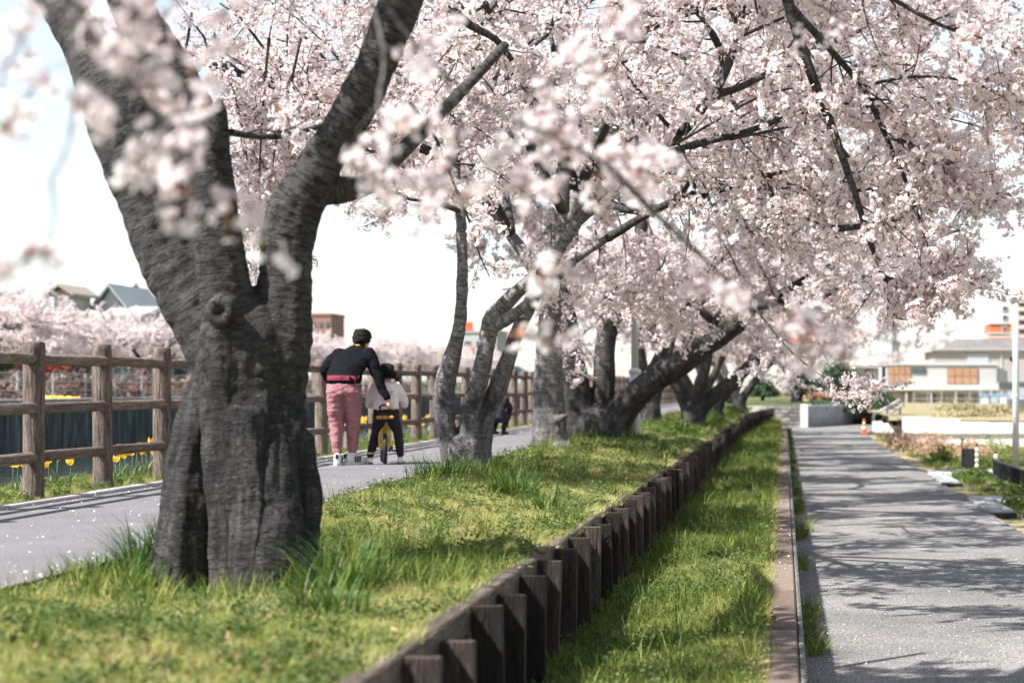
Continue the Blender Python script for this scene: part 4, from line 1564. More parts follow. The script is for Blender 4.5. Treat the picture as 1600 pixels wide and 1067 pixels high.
for lab, px, py, n, h0, h1, rad, sd in (
        ('tall dark grass clump against the left root of the big forked trunk', 262, 872, 420, .18, .44, .22, 1),
        ('low grass clump trailing onto the path left of the big trunk', 180, 886, 170, .10, .24, .22, 2),
        ('glossy grass clump at the right foot of the big forked trunk', 535, 900, 260, .16, .38, .18, 3),
        ('upright dark shoots standing right of the big trunk', 556, 872, 50, .22, .42, .05, 4),
        ('grass clump at the left foot of the slim three-stemmed tree', 690, 752, 220, .12, .32, .28, 5),
        ('dense dark grass clump right of the slim three-stemmed tree', 800, 776, 260, .18, .36, .18, 6),
        ('sparse grass tuft arching near the timber wall past the dense clump', 850, 790, 60, .15, .30, .16, 7),
        ('leafy grass tuft at the base of the big trunk in front', 400, 935, 90, .05, .12, .22, 8),
        ('grass tuft by the cavity between root and trunk of the big tree', 325, 900, 90, .06, .15, .10, 11),
        ('dark leafy tuft in front of the right foot of the big tree', 480, 932, 100, .05, .12, .14, 12),
        ('long grass clump left of the upright dark shoots', 515, 935, 150, .10, .26, .18, 13),
        ('bright low grass patch below the straight single trunk', 870, 735, 150, .06, .14, .30, 9),
        ('grass tuft beside the foot of the white lamp post', 1020, 700, 160, .10, .26, .30, 10)):
    x_, y_ = at_ground(px, py)
    clump(lab, x_, y_, gz(x_, y_), n, h0, h1, rad, sd)
# single bright tufts by the kerb
clump('bushy green weed sprouting by the kerb in mid distance', .2, 22.5, -.85, 160, .10, .30, .16, 31, (g_green, g_lime), w=.004)
clump('green grass tuft at the kerb foot close to the camera', .19, 12.2, -.85, 110, .08, .22, .10, 32, (g_green, g_lime), w=.003)

# broken branches and litter
petalm = pmat('fallen_petal', [(.3, (.74, .64, .64)), (.7, (.86, .78, .78))], scale=4, rough=.8)


def litter(name, label, x0, x1, y0, y1, zf, n, seed, size=.011):
    r = np.random.default_rng(seed)
    x, y = r.uniform(x0, x1, n), y0 + (y1 - y0) * r.random(n) ** 1.6
    k = vnoise(np.stack([x, y], -1), 1.3, seed) > r.uniform(-.9, .6, n)
    x, y = x[k], y[k]
    n = len(x)
    a = r.uniform(0, 6.28, n)
    s = size * r.uniform(.6, 1.3, n)
    c = np.stack([x, y, zf(x, y) + .006], 1)
    u = np.stack([np.cos(a) * s, np.sin(a) * s, r.uniform(0, .5, n) * s], 1)
    v = np.stack([-np.sin(a) * s * .7, np.cos(a) * s * .7, r.uniform(-.2, .5, n) * s], 1)
    V = np.stack([c - u, c + v, c + u, c - v], 1).reshape(-1, 3)
    F = np.arange(4 * n).reshape(n, 4)
    mb = MB()
    mb.add(V, F)
    mb.build(name, petalm, None, False, label=label, cat='petals', kind='stuff')


litter('fallen_petals', 'white petals scattered over the upper path', -5.38, -3.3, 8, 40, lambda x, y: 0 * x, 1500, 5, .0075)
litter('fallen_petals', 'white petals scattered over the lower lane', .12, 2.7, 8, 40, lambda x, y: 0 * x - .85, 5200, 6, .0055)
litter('fallen_petals', 'drift of white petals along the fence side edge of the path', -5.39, -5.2, 9, 40, lambda x, y: 0 * x, 900, 15, .0065)
litter('fallen_petals', 'drift of white petals along the grass side edge of the path', -3.55, -3.3, 8, 40, lambda x, y: 0 * x, 900, 16, .0065)
litter('fallen_petals', 'drift of white petals at the foot of the kerb on the lane', .11, .32, 8, 40, lambda x, y: 0 * x - .85, 1100, 17, .006)
litter('fallen_petals', 'white petals lying on the timber kerb', -.07, .07, 6, 40, lambda x, y: 0 * x - .525, 260, 7, .007)

dead = pmat('dead_leaf', [(.3, (.16, .09, .05)), (.7, (.34, .22, .13))], scale=3, rough=.9, coord='World')


def dead_leaves(label, x0, x1, zf, n, seed):
    r = np.random.default_rng(seed)
    x, y = r.uniform(x0, x1, n), 6 + 26 * r.random(n) ** 1.5
    a, s = r.uniform(0, 6.28, n), r.uniform(.008, .024, n)
    c = np.stack([x, y, zf(x, y) + r.uniform(.008, .035, n)], 1)
    u = np.stack([np.cos(a) * s, np.sin(a) * s, r.normal(0, .5, n) * s], 1)
    v = np.stack([-np.sin(a) * s * .5, np.cos(a) * s * .5, r.normal(0, .3, n) * s], 1)
    mb = MB()
    mb.add(np.stack([c - u, c + v, c + u, c - v], 1).reshape(-1, 3), np.arange(4 * n).reshape(n, 4))
    mb.build('dead_leaves', dead, None, False, label=label, cat='leaves', kind='stuff')


dead_leaves('brown dead leaf litter lying in the upper verge grass', -3.3, -1.38, verge_z, 1800, 8)
dead_leaves('brown dead leaf litter lying in the lower strip', -1.2, -.15, strip_z, 700, 9)
litter('fallen_petals', 'white petals caught in the upper verge grass', -3.3, -1.38, 6, 30, lambda x, y: verge_z(x, y) + .025, 260, 11, .006)

# ------------------------------------------------------------------ tulips
tul_y = pmat('tulip_petal', [(.3, (.84, .56, .04)), (.7, (.92, .70, .12))], scale=20, rough=.5, transl=.3, inst=.4)
tul_g = pmat('tulip_leaf', [(.3, (.09, .15, .07)), (.7, (.19, .26, .14))], scale=8, rough=.55, transl=.25, inst=.3)


def tulip_flower(i):
    r = np.random.default_rng(500 + i)
    mb = MB()
    op = [.35, .6, .15, .9][i]
    for k in range(6):
        a = k * math.pi / 3 + r.normal(0, .06)
        u = np.array([math.cos(a), math.sin(a), 0])
        w = np.array([-u[1], u[0], 0])
        rad = lambda t_: .012 + .02 * math.sin(min(1, t_ * 1.5) * math.pi / 2) + op * .03 * max(0, t_ - .45) ** 1.3 * 2
        V = []
        for t_, ww in ((0, .006), (.3, .021), (.6, .022), (.85, .012)):
            c = u * (rad(t_) + (.002 if k % 2 else 0)) + np.array([0, 0, .075 * t_])
            V += [c - w * ww, c + u * .004, c + w * ww]
        V.append(u * rad(1.05) + np.array([0, 0, .085]))
        F = []
        for q in range(3):
            for e in range(2):
                b = q * 3 + e
                F.append((b, b + 1, b + 4, b + 3))
        mb.add(V, F)
        n0 = mb.n - len(V)
        mb.f.append(np.array([[9, 10, 12], [10, 11, 12]]) + n0)
        mb.m.append((0, 2))
    return mb.mesh('flower', tul_y, True)


tfl = [tulip_flower(i) for i in range(4)]
tst = MB().tubes(np.array([(0, 0, 0), (.006, 0, .12), (0, 0, .25)]), np.array([.005, .0045, .004]), 5).mesh('stem', tul_g, True)


def tulip_leaves(i):
    r = np.random.default_rng(600 + i)
    mb = MB()
    for k in range(3):
        blade(mb, np.zeros(3), k * 2.1 + r.normal(0, .3), r.uniform(.14, .24), .018, r.uniform(.2, .7), 0, 4)
    return mb.mesh('leaf', tul_g, True)


tlv = [tulip_leaves(i) for i in range(3)]
tr_ = np.random.default_rng(77)
tulip_px = [20, 44, 90, 110, 180, 188, 200, 214, 228, 243, 258, 266, 272, 310, 318, 326, 334, 342, 350, 505, 512, 520, 528, 570, 580, 592, 606, 618, 640, 648, 659, 672, 680, 688, 712, 735, 28, 36, 62, 70, 76, 195, 207, 222, 236, 238, 252, 262, 300, 306, 315, 322, 330, 338, 346, 352, 358, 590, 600, 612, 626, 632, 500, 508, 515, 560, 655, 662, 668, 676, 684, 692, 720, 728, 772, 798, 806, 812, 822, 836, 905, 912]
for i, px in enumerate(tulip_px):
    X = -6.02 - tr_.uniform(0, .32)
    Y = -X * 3000 / (1225 - px)
    sc = tr_.uniform(.72, 1.02) * (1.0 + .15 * (px > 480))
    t = thing('tulip', 'yellow pointed tulip flowering in the grass behind the log fence', 'tulip', (X, Y, -.01), tr_.uniform(0, 6.28), 'yellow tulips behind the fence')
    t.scale = (sc, sc, sc * tr_.uniform(.85, 1.15))
    f = obj('flower', tfl[tr_.integers(4)], t, (0, 0, .245))
    f.rotation_euler = (tr_.normal(0, .2), tr_.normal(0, .2), 0)
    obj('stem', tst, t)
    obj('leaf', tlv[tr_.integers(3)], t)

# ================================================================== PEOPLE AND BICYCLE
skin = pmat('skin', [(.3, (.46, .27, .19)), (.7, (.56, .34, .25))], scale=8, rough=.55, spec=.35)
hairm = pmat('black_hair', [(.3, (.004, .004, .005)), (.7, (.010, .009, .010))], scale=20, stretch=(6, 6, 1), rough=.6, spec=.2, bump=.8, bscale=30)
pinkm = pmat('pink_trousers', [(.3, (.25, .108, .122)), (.7, (.34, .16, .172))], scale=5, rough=.9, bump=.5, bscale=14, fine=.3)
blackm = pmat('black_cloth', [(.3, (.010, .010, .012)), (.7, (.022, .022, .026))], scale=5, rough=.85, bump=.4, bscale=16)
jacketm = pmat('pale_jacket', [(.3, (.66, .58, .58)), (.7, (.78, .72, .71))], scale=4, rough=.85, bump=.4, bscale=14)
shoem = pmat('white_shoe', [(.3, (.62, .60, .60)), (.7, (.76, .74, .73))], scale=9, rough=.6)
rubber = pmat('black_rubber', [(.3, (.012, .012, .013)), (.7, (.03, .03, .03))], scale=9, rough=.7)
yellowm = pmat('yellow_paint', [(.3, (.74, .42, .015)), (.7, (.82, .50, .03))], scale=3, rough=.35, spec=.5)
orangem = pmat('orange_leather', [(.3, (.50, .20, .06)), (.7, (.62, .29, .10))], scale=9, rough=.5)
steel = pmat('dull_steel', [(.3, (.25, .25, .26)), (.7, (.42, .42, .43))], scale=9, rough=.4, metal=.7)


def sweater_mat():
    """black knit with a broken red bar pattern round the hem"""
    m = bpy.data.materials.new('black_sweater')
    m.use_nodes = True
    N, L = m.node_tree.nodes, m.node_tree.links
    b = N['Principled BSDF']
    b.inputs['Roughness'].default_value = .9
    b.inputs['Specular IOR Level'].default_value = .08
    tc = N.new('ShaderNodeTexCoord')
    sp = N.new('ShaderNodeSeparateXYZ')
    L.new(tc.outputs['Object'], sp.inputs[0])

    def cmp(sock, c, e):
        n = N.new('ShaderNodeMath')
        n.operation = 'COMPARE'
        n.inputs[1].default_value = c
        n.inputs[2].default_value = e
        L.new(sock, n.inputs[0])
        return n.outputs[0]

    def mul(a, c):
        n = N.new('ShaderNodeMath')
        n.operation = 'MULTIPLY'
        L.new(a, n.inputs[0])
        L.new(c, n.inputs[1])
        return n.outputs[0]
    band = cmp(sp.outputs['Z'], .945, .027)
    fr = N.new('ShaderNodeMath')
    fr.operation = 'FRACT'
    sc_ = N.new('ShaderNodeMath')
    sc_.operation = 'MULTIPLY'
    sc_.inputs[1].default_value = 46.0
    L.new(sp.outputs['X'], sc_.inputs[0])
    L.new(sc_.outputs[0], fr.inputs[0])
    bars = cmp(fr.outputs[0], .5, .33)
    left = cmp(sp.outputs['X'], -.06, .125)
    bx = mul(mul(band, bars), left)
    nz = N.new('ShaderNodeTexNoise')
    nz.inputs['Scale'].default_value = 22
    L.new(tc.outputs['Object'], nz.inputs['Vector'])
    gt = N.new('ShaderNodeMath')
    gt.operation = 'GREATER_THAN'
    gt.inputs[1].default_value = .52
    L.new(nz.outputs['Fac'], gt.inputs[0])
    motif = mul(mul(cmp(sp.outputs['Z'], .93, .04), cmp(sp.outputs['X'], .115, .04)), gt.outputs[0])
    arm = mul(mul(cmp(sp.outputs['Z'], .955, .05), cmp(sp.outputs['X'], .345, .03)), gt.outputs[0])
    ad = N.new('ShaderNodeMath')
    ad.operation = 'MAXIMUM'
    L.new(bx, ad.inputs[0])
    L.new(motif, ad.inputs[1])
    ad2 = N.new('ShaderNodeMath')
    ad2.operation = 'MAXIMUM'
    L.new(ad.outputs[0], ad2.inputs[0])
    L.new(arm, ad2.inputs[1])
    mx = N.new('ShaderNodeMix')
    mx.data_type = 'RGBA'
    mx.inputs[6].default_value = (.006, .0065, .009, 1)
    mx.inputs[7].default_value = (.24, .045, .065, 1)
    L.new(ad.outputs[0], mx.inputs[0])
    L.new(mx.outputs[2], b.inputs['Base Color'])
    n3 = N.new('ShaderNodeTexNoise')
    n3.inputs['Scale'].default_value = 9
    L.new(tc.outputs['Object'], n3.inputs['Vector'])
    bp = N.new('ShaderNodeBump')
    bp.inputs['Strength'].default_value = .6
    bp.inputs['Distance'].default_value = .03
    L.new(n3.outputs['Fac'], bp.inputs['Height'])
    L.new(bp.outputs[0], b.inputs['Normal'])
    return m


sweater = sweater_mat()


def wrinkle(amp, s, seed):
    return lambda co, bk: fract(co * np.array([1, 1, 1.8]), s, seed) * amp


def hand(palm, d_f, d_n, side, curl, s=1.0):
    """palm centre, finger direction, palm normal (curl towards it), thumb side vector -> chains"""
    d_f, d_n, side = unit(np.array(d_f, float)), unit(np.array(d_n, float)), unit(np.array(side, float))
    ch = [[(*(palm - d_f * .035 * s), .026 * s), (*(palm + side * .012 * s), .025 * s), (*(palm + d_f * .03 * s), .024 * s)],
          [(*(palm - side * .02 * s + d_f * .02 * s), .018 * s), (*(palm + side * .02 * s + d_f * .02 * s), .018 * s)]]
    for k, (o_, l) in enumerate(((.028, .9), (.010, 1.0), (-.009, .95), (-.027, .75))):
        p = palm + side * o_ * s + d_f * .038 * s
        row = [(*p, .0095 * s)]
        d = d_f.copy()
        for j, ln in enumerate((.034, .026, .02)):
            a = curl * (.55, .95, .8)[j]
            d = unit(d * math.cos(a) + d_n * math.sin(a))
            nn = unit(d_n - d * np.dot(d, d_n))
            p = p + d * ln * l * s
            row.append((*p, (.0095, .0088, .0075)[j] * s))
            d_n_ = nn
        ch.append(row)
    p = palm + side * .028 * s - d_f * .012 * s
    d = unit(side * .8 + d_f * .7)
    row = [(*p, .012 * s)]
    for ln in (.028, .026):
        p = p + d * ln * s
        row.append((*p, .0095 * s))
        d = unit(d + d_n * curl * .6 + d_f * .3)
    ch.append(row)
    return ch


def head(c, s, fwd=(0, 1, 0), tilt=0.25):
    """skull, jaw, nose, ears, brow; chains around centre c, looking along fwd and tilted down"""
    f = unit(np.array(fwd) + np.array([0, 0, -tilt]))
    x = unit(np.cross(f, (0, 0, 1)))
    u = np.cross(x, f)
    c = np.array(c)
    k = s / .105

    def q(a, b, d):
        return tuple(c + x * a * k + f * b * k + u * d * k)
    return [[(*q(0, -.015, .02), .078 * k, .09 * k, .09 * k), (*q(0, .015, -.01), .072 * k, .085 * k, .085 * k), (*q(0, .045, -.07), .045 * k, .045 * k, .045 * k)],
            [(*q(0, .085, .0), .012 * k), (*q(0, .108, -.022), .014 * k)],
            [(*q(-.03, .078, .022), .016 * k), (*q(.03, .078, .022), .016 * k)],
            [(*q(-.078, 0, .01), .014 * k), (*q(-.082, -.005, -.025), .011 * k)],
            [(*q(.078, 0, .01), .014 * k), (*q(.082, -.005, -.025), .011 * k)],
            [(*q(-.018, .09, -.058), .008 * k), (*q(.018, .09, -.058), .008 * k)]]


def shoe(parent, x, y, rz, pitch=0.0, s=1.0, z=0.0, stripes=True):
    ch = [[(0, -.09 * s, .055 * s, .036 * s, .036 * s, .045 * s), (0, 0, .05 * s, .038 * s, .04 * s, .042 * s), (0, .10 * s, .038 * s, .042 * s, .05 * s, .030 * s)],
          [(0, -.085 * s, .09 * s, .034 * s, .034 * s, .03 * s), (0, -.03 * s, .09 * s, .033 * s, .04 * s, .028 * s)]]
    o = obj('shoe', blob_mesh('shoe', ch, .008 * s, shoem, 3), parent, (x, y, z))
    o.rotation_euler = (pitch, 0, rz)
    mb = MB()
    th = np.linspace(0, 2 * np.pi, 16, endpoint=False)
    ox = .042 * s * np.cos(th) * (1 + .12 * np.sin(th))
    oy = .145 * s * np.sin(th)
    V = np.concatenate([np.stack([ox, oy, np.full(16, -.002)], 1), np.stack([ox * 1.04, oy * 1.02, np.full(16, .024 * s)], 1)])
    i = np.arange(16)
    j = (i + 1) % 16
    mb.add(V, np.stack([i, j, j + 16, i + 16], 1))
    mb.f.append(np.array([list(range(15, -1, -1))])); mb.m.append((0, 1))
    mb.f.append(np.array([list(range(16, 32))])); mb.m.append((0, 1))
    obj('sole', mb.mesh('sole', shoem if stripes else rubber), o)
    if stripes:
        for sx in (-1, 1):
            for k in range(3):
                st = MB().box((sx * .0405 * s, (-.03 + k * .028) * s, .055 * s), (.008 * s, .012 * s, .055 * s)).build('stripe', rubber, o)
        MB().box((0, -.124 * s, .085 * s), (.03 * s, .014 * s, .04 * s), bev=.004).build('heel_tab', rubber, o)
    return o


MX, MY = (540 - 1225) / 3000 * 20.8, 20.8
man = thing('person', 'adult in black sweater and pink trousers bending to hold the small bicycle', 'person', (MX, MY, 0))
body = head((.105, .375, 1.365), .100, (.15, 1, 0), .6) + [
    [(.06, .30, 1.27, .055), (.085, .335, 1.32, .052)],
    [(-.02, 0, .86, .13, .09, .09), (-.01, .06, .98, .13, .09, .09), (.02, .17, 1.13, .15, .10, .09), (.05, .27, 1.24, .12, .08, .06)],
    [(-.14, .24, 1.21, .055), (-.25, .18, 1.04, .042), (-.205, .32, .88, .033)],
    [(.22, .22, 1.19, .055), (.315, .16, .95, .042), (.42, .13, .715, .03)],
    [(-.09, 0, .80, .07), (-.105, .03, .44, .04), (-.088, -.02, .08, .03)],
    [(.07, 0, .80, .07), (.048, .09, .44, .04), (.045, .13, .10, .028)]]
body += hand(np.array((.437, .13, .672)), (.25, .15, -1), (.4, .5, .2), (-.2, 1, 0), .9)
body += hand(np.array((-.20, .37, .84)), (.2, .6, -.5), (.6, -.2, .1), (0, .3, .9), .6)
obj('body', blob_mesh('body', body, .0065, skin, 2), man)
sw_ch = [[(-.02, -.005, .895, .195, .135, .03), (-.025, .0, .94, .20, .14, .05), (-.01, .06, 1.02, .195, .135, .08), (.02, .15, 1.12, .205, .125, .08), (.04, .23, 1.205, .185, .10, .065), (.055, .27, 1.26, .11, .085, .05), (.07, .30, 1.30, .075, .07, .03)],
         [(-.12, .23, 1.20, .085), (-.19, .20, 1.12, .08), (-.25, .17, 1.04, .074), (-.235, .23, .95, .064), (-.215, .30, .89, .05)],
         [(.20, .22, 1.20, .085), (.26, .19, 1.10, .072), (.315, .16, .95, .058), (.37, .14, .82, .05), (.415, .13, .735, .044)]]
obj('sweater', blob_mesh('sweater', sw_ch, .012, sweater, 3, wrinkle(.012, 7, 2)), man)
tro = [[(-.02, .0, .875, .185, .13, .04), (-.02, -.01, .80, .195, .135, .07)],
       [(-.105, -.01, .80, .10, .12, .09), (-.11, 0, .62, .096), (-.105, .03, .44, .078), (-.098, .0, .28, .068), (-.09, -.03, .17, .056), (-.088, -.03, .155, .054)],
       [(.075, -.01, .80, .10, .12, .09), (.072, .04, .62, .096), (.06, .09, .44, .078), (.05, .12, .29, .068), (.045, .14, .18, .056), (.045, .14, .165, .052)]]
obj('trousers', blob_mesh('trousers', tro, .012, pinkm, 2, wrinkle(.014, 11, 4)), man)
hr = [[(.092, .325, 1.385, .094, .085, .085), (.10, .35, 1.415, .097, .095, .072), (.118, .39, 1.41, .086, .075, .06)],
      [(.085, .285, 1.36, .072, .05, .06), (.085, .288, 1.325, .058, .035, .035)], [(.175, .345, 1.365, .022), (.172, .335, 1.335, .016)], [(.022, .335, 1.365, .024), (.025, .325, 1.335, .018)]]
hr += [[(.095, .345, 1.455, .062, .06, .035), (.105, .36, 1.46, .055, .055, .033)]]
hr += [[(.10 + .055 * math.cos(a), .35 + .055 * math.sin(a), 1.45, .03), (.10 + .075 * math.cos(a + .4), .35 + .072 * math.sin(a + .4), 1.458 + .012 * math.sin(a * 5), .010)] for a in np.arange(0, 6.28, .45)]
obj('hair', blob_mesh('hair', hr, .008, hairm, 2, wrinkle(.014, 22, 6)), man)
MB().box((.075, .236, 1.305), (.05, .012, .012), bev=.003).build('collar_label', yellowm, man, label='yellow collar tab')
MB().box((.165, -.128, .865), (.08, .02, .028), bev=.006).build('back_pocket', rubber, man)
shoe(man, -.088, .02, .15, 0, 1.15)
shoe(man, .07, .15, -.6, 0, 1.15)

KX, KY = (603 - 1225) / 3000 * 21.05, 21.05
kid = thing('person', 'small child in pale jacket and black leggings astride the yellow bicycle', 'person', (KX, KY, 0), R(9))
kb_ = head((.0, .15, 1.005), .092, (.1, 1, 0), .15) + [
    [(0, .11, .90, .04), (0, .13, .94, .04)],
    [(0, .04, .57, .10, .085, .07), (0, .06, .72, .10, .08, .08), (0, .09, .85, .10, .07, .05)],
    [(-.11, .09, .85, .042), (-.165, .13, .72, .034), (-.17, .30, .665, .026)],
    [(.11, .09, .85, .042), (.175, .13, .72, .034), (.18, .30, .665, .026)],
    [(-.06, .04, .56, .055), (-.118, .095, .33, .032), (-.165, .0, .07, .024)],
    [(.06, .04, .56, .055), (.128, .095, .33, .032), (.155, .0, .07, .024)]]
kb_ += hand(np.array((-.17, .345, .665)), (.1, 1, -.2), (0, -.2, -1), (1, 0, 0), .8, .72)
kb_ += hand(np.array((.18, .345, .665)), (-.1, 1, -.2), (0, -.2, -1), (-1, 0, 0), .8, .72)
obj('body', blob_mesh('body', kb_, .006, skin, 2), kid)
jk = [[(0, .03, .615, .15, .12, .03), (0, .04, .68, .145, .115, .05), (0, .06, .78, .14, .105, .05), (0, .09, .865, .115, .085, .04), (0, .11, .895, .06, .055, .02)],
      [(-.10, .09, .855, .062), (-.16, .10, .76, .056), (-.185, .15, .67, .05), (-.18, .27, .65, .042)],
      [(.10, .09, .855, .062), (.165, .10, .76, .056), (.195, .15, .67, .05), (.185, .27, .65, .042)]]
obj('jacket', blob_mesh('jacket', jk, .01, jacketm, 3, wrinkle(.012, 9, 12)), kid)
MB().box((0, -.049, .80), (.19, .012, .007)).build('back_seam', pmat('pink_trim', [(.3, (.5, .2, .28)), (.7, (.6, .3, .36))], scale=5), kid)
lg = [[(0, .035, .575, .115, .10, .06), (0, .035, .545, .11, .10, .05)],
      [(-.06, .04, .55, .085), (-.09, .08, .43, .066), (-.118, .10, .33, .055), (-.15, .04, .18, .046), (-.165, .0, .105, .04)],
      [(.06, .04, .55, .085), (.095, .08, .43, .066), (.128, .10, .33, .055), (.145, .05, .18, .046), (.155, .0, .105, .04)]]
obj('leggings', blob_mesh('leggings', lg, .01, blackm, 2, wrinkle(.008, 12, 14)), kid)
kh = [[(0, .12, 1.035, .088, .085, .075), (0, .15, 1.055, .088, .088, .06), (0, .19, 1.04, .075, .07, .06)], [(-.06, .10, .99, .04), (-.06, .10, .96, .03)], [(.06, .10, .99, .04), (.06, .10, .96, .03)],
      [(0, .075, 1.0, .05, .03, .05), (0, .08, .965, .045, .03, .03)], [(.09, .12, .985, .035), (.115, .10, .95, .032), (.12, .09, .91, .02)]]
obj('hair', blob_mesh('hair', kh, .007, hairm, 2, wrinkle(.008, 24, 16)), kid)
cyl((-.165, .0, .115), (-.165, .0, .13), .042, sides=16).build('cuff', pmat('lime_cuff', [(.3, (.35, .5, .1)), (.7, (.4, .55, .12))], scale=5), kid, label='lime green ankle cuff')
for sx, rz in ((-.17, .1), (.162, -.25)):
    o = shoe(kid, sx, .03, rz, 0, .66, .0, False)

bike = thing('bicycle', 'small yellow child bicycle seen from behind under the child', 'bicycle', (KX - .005, KY - .03, 0), R(13))


def torus(R0, r0, axis_x=True, n=28, m=8):
    a = np.arange(n) / n * 2 * np.pi
    b = np.arange(m) / m * 2 * np.pi
    A, B = np.meshgrid(a, b, indexing='ij')
    rr = R0 + r0 * np.cos(B)
    V = np.stack([r0 * np.sin(B), rr * np.cos(A), rr * np.sin(A)], 2).reshape(-1, 3)
    i = np.arange(n * m).reshape(n, m)
    F = np.stack([i, np.roll(i, -1, 0), np.roll(np.roll(i, -1, 0), -1, 1), np.roll(i, -1, 1)], 2).reshape(-1, 4)
    return V, F


for wy, wx in ((0, 0), (.60, -.015)):
    mb = MB()
    mb.add(*torus(.148, .024))
    wheel = mb.build('wheel', rubber, bike, True, loc=(wx, wy, .172), label='black tyred wheel')
    mb = MB()
    mb.add(*torus(.122, .010))
    mb.build('rim', steel, wheel, True)
    for k in range(12):
        a = k * math.pi / 6
        cyl((0, .015 * math.cos(a), .015 * math.sin(a)), (0, .122 * math.cos(a), .122 * math.sin(a)), .0022, sides=4).build('spoke', steel, wheel)
    cyl((-.05, 0, 0), (.05, 0, 0), .014).build('hub', steel, wheel)
fr = MB()
for a, b, rr in (((0, .21, .19), (0, .10, .47), .017), ((0, .10, .44), (0, .50, .50), .019), ((0, .21, .19), (0, .50, .46), .019), ((.035, 0, .172), (.02, .21, .19), .010), ((-.035, 0, .172), (-.02, .21, .19), .010),
                 ((.032, 0, .172), (.012, .115, .42), .009), ((-.032, 0, .172), (-.012, .115, .42), .009)):
    cyl(a, b, rr, sides=10, mb=fr)
fr.build('frame', yellowm, bike, True)
fd = MB()
aa = np.linspace(R(20), R(165), 12)
for sx in (-1, 1):
    fd.tubes(np.array([(sx * .04, .0, .172), (sx * .062, .02, .26), (sx * .055, .05, .34), (sx * .02, .09, .40)]), np.full(4, .011), 8)
fd.build('seat_stay', yellowm, bike, True)
cyl((0, .60, .172), (0, .50, .52), .014, sides=10).build('fork', yellowm, bike, True)
cyl((0, .50, .50), (0, .47, .66), .012, sides=10).build('handlebar_stem', rubber, bike, True)
MB().tubes(np.array([(-.22, .38, .67), (-.15, .44, .665), (0, .47, .66), (.15, .44, .665), (.22, .38, .67)]), np.full(5, .012), 8).build('handlebar', rubber, bike, True)
cyl((0, .105, .44), (0, .09, .53), .013).build('seat_post', steel, bike)
obj('saddle', blob_mesh('saddle', [[(0, -.01, .545, .085, .07, .03), (0, .08, .55, .06, .06, .028), (0, .20, .552, .028, .04, .022)]], .009, rubber, 2), bike)
obj('saddle_bumper', blob_mesh('saddle_bumper', [[(-.075, -.06, .515, .024, .03, .02), (.075, -.06, .515, .024, .03, .02)]], .007, orangem, 2), bike)
for sx in (-.03, .03):
    MB().box((sx, -.088, .515), (.008, .012, .044)).build('strap', rubber, bike)
MB().tubes(np.array([(-.055, -.055, .55), (-.055, -.075, .635), (-.03, -.08, .65), (.03, -.08, .65), (.055, -.075, .635), (.055, -.055, .55)]), np.full(6, .010), 8).build('grab_handle', rubber, bike, True)
cyl((-.09, .21, .19), (.09, .21, .19), .011).build('crank_axle', steel, bike)
for sx in (-1, 1):
    cyl((sx * .075, .21, .19), (sx * .085, .21 + sx * .06, .19 - sx * .05), .010).build('crank', rubber, bike)
    MB().box((sx * .135, .21 + sx * .06, .19 - sx * .05), (.085, .06, .02), bev=.004).build('pedal', rubber, bike)
cg = MB()
cg.add(*torus(.05, .012))
cg.build('chain_guard', rubber, bike, True, loc=(.055, .21, .19))

# third person, half hidden behind the slim tree
QX, QY = -5.02, 34.0
p3 = thing('person', 'person in black crouching by the fence, almost hidden behind the slim tree', 'person', (QX - .06, QY, 0), R(-20))
p3.scale = (.82, .82, .82)
pb = head((.0, .22, .92), .10, (0, 1, 0), .4) + [
    [(0, .17, .80, .05), (0, .2, .85, .045)], [(0, -.05, .38, .12, .1, .1), (0, .03, .55, .12, .09, .08), (0, .14, .74, .13, .08, .06)],
    [(-.14, .13, .74, .05), (-.2, .22, .55, .04), (-.1, .36, .48, .03)], [(.14, .13, .74, .05), (.2, .22, .55, .04), (.1, .36, .48, .03)],
    [(-.09, -.03, .36, .08), (-.13, .28, .42, .055), (-.12, .08, .08, .04)], [(.09, -.03, .36, .08), (.13, .28, .42, .055), (.12, .08, .08, .04)]]
pb += hand(np.array((-.08, .40, .47)), (.4, 1, 0), (0, 0, -1), (1, 0, 0), .6)
pb += hand(np.array((.08, .40, .47)), (-.4, 1, 0), (0, 0, -1), (-1, 0, 0), .6)
obj('body', blob_mesh('body', pb, .009, skin, 2), p3)
obj('coat', blob_mesh('coat', [[(0, -.06, .36, .19, .15, .1), (0, .02, .55, .18, .13, .1), (0, .13, .72, .17, .11, .07), (0, .17, .78, .08, .07, .04)],
                               [(-.14, .13, .74, .08), (-.2, .22, .56, .065), (-.12, .34, .49, .048)], [(.14, .13, .74, .08), (.2, .22, .56, .065), (.12, .34, .49, .048)]], .016, blackm, 2, wrinkle(.014, 7, 1)), p3)
obj('trousers', blob_mesh('trousers', [[(-.08, -.05, .36, .12), (-.13, .28, .43, .078), (-.12, .08, .12, .06)], [(.08, -.05, .36, .12), (.13, .28, .43, .078), (.12, .08, .12, .06)]], .016, blackm, 2, wrinkle(.012, 9, 2)), p3)
obj('hair', blob_mesh('hair', [[(0, .18, .96, .115, .11, .10), (0, .23, .99, .105, .10, .08)], [(0, .13, .91, .10, .07, .09)]], .012, hairm, 2, wrinkle(.01, 18, 3)), p3)
for sx in (-.12, .12):
    s_ = shoe(p3, sx, .12, 0, 0, 1.0, 0, False)
    s_.data.materials.clear(); s_.data.materials.append(rubber)

# ================================================================== LAMP POST, RIGHT-HAND SIDE, BACKGROUND
def fmat(name, c, rough=.7, k=.12, scale=3, **kw):
    a = tuple(max(0, v * (1 - k)) for v in c)
    b = tuple(min(1, v * (1 + k)) for v in c)
    return pmat(name, [(.3, a), (.7, b)], scale=scale, rough=rough, **kw)


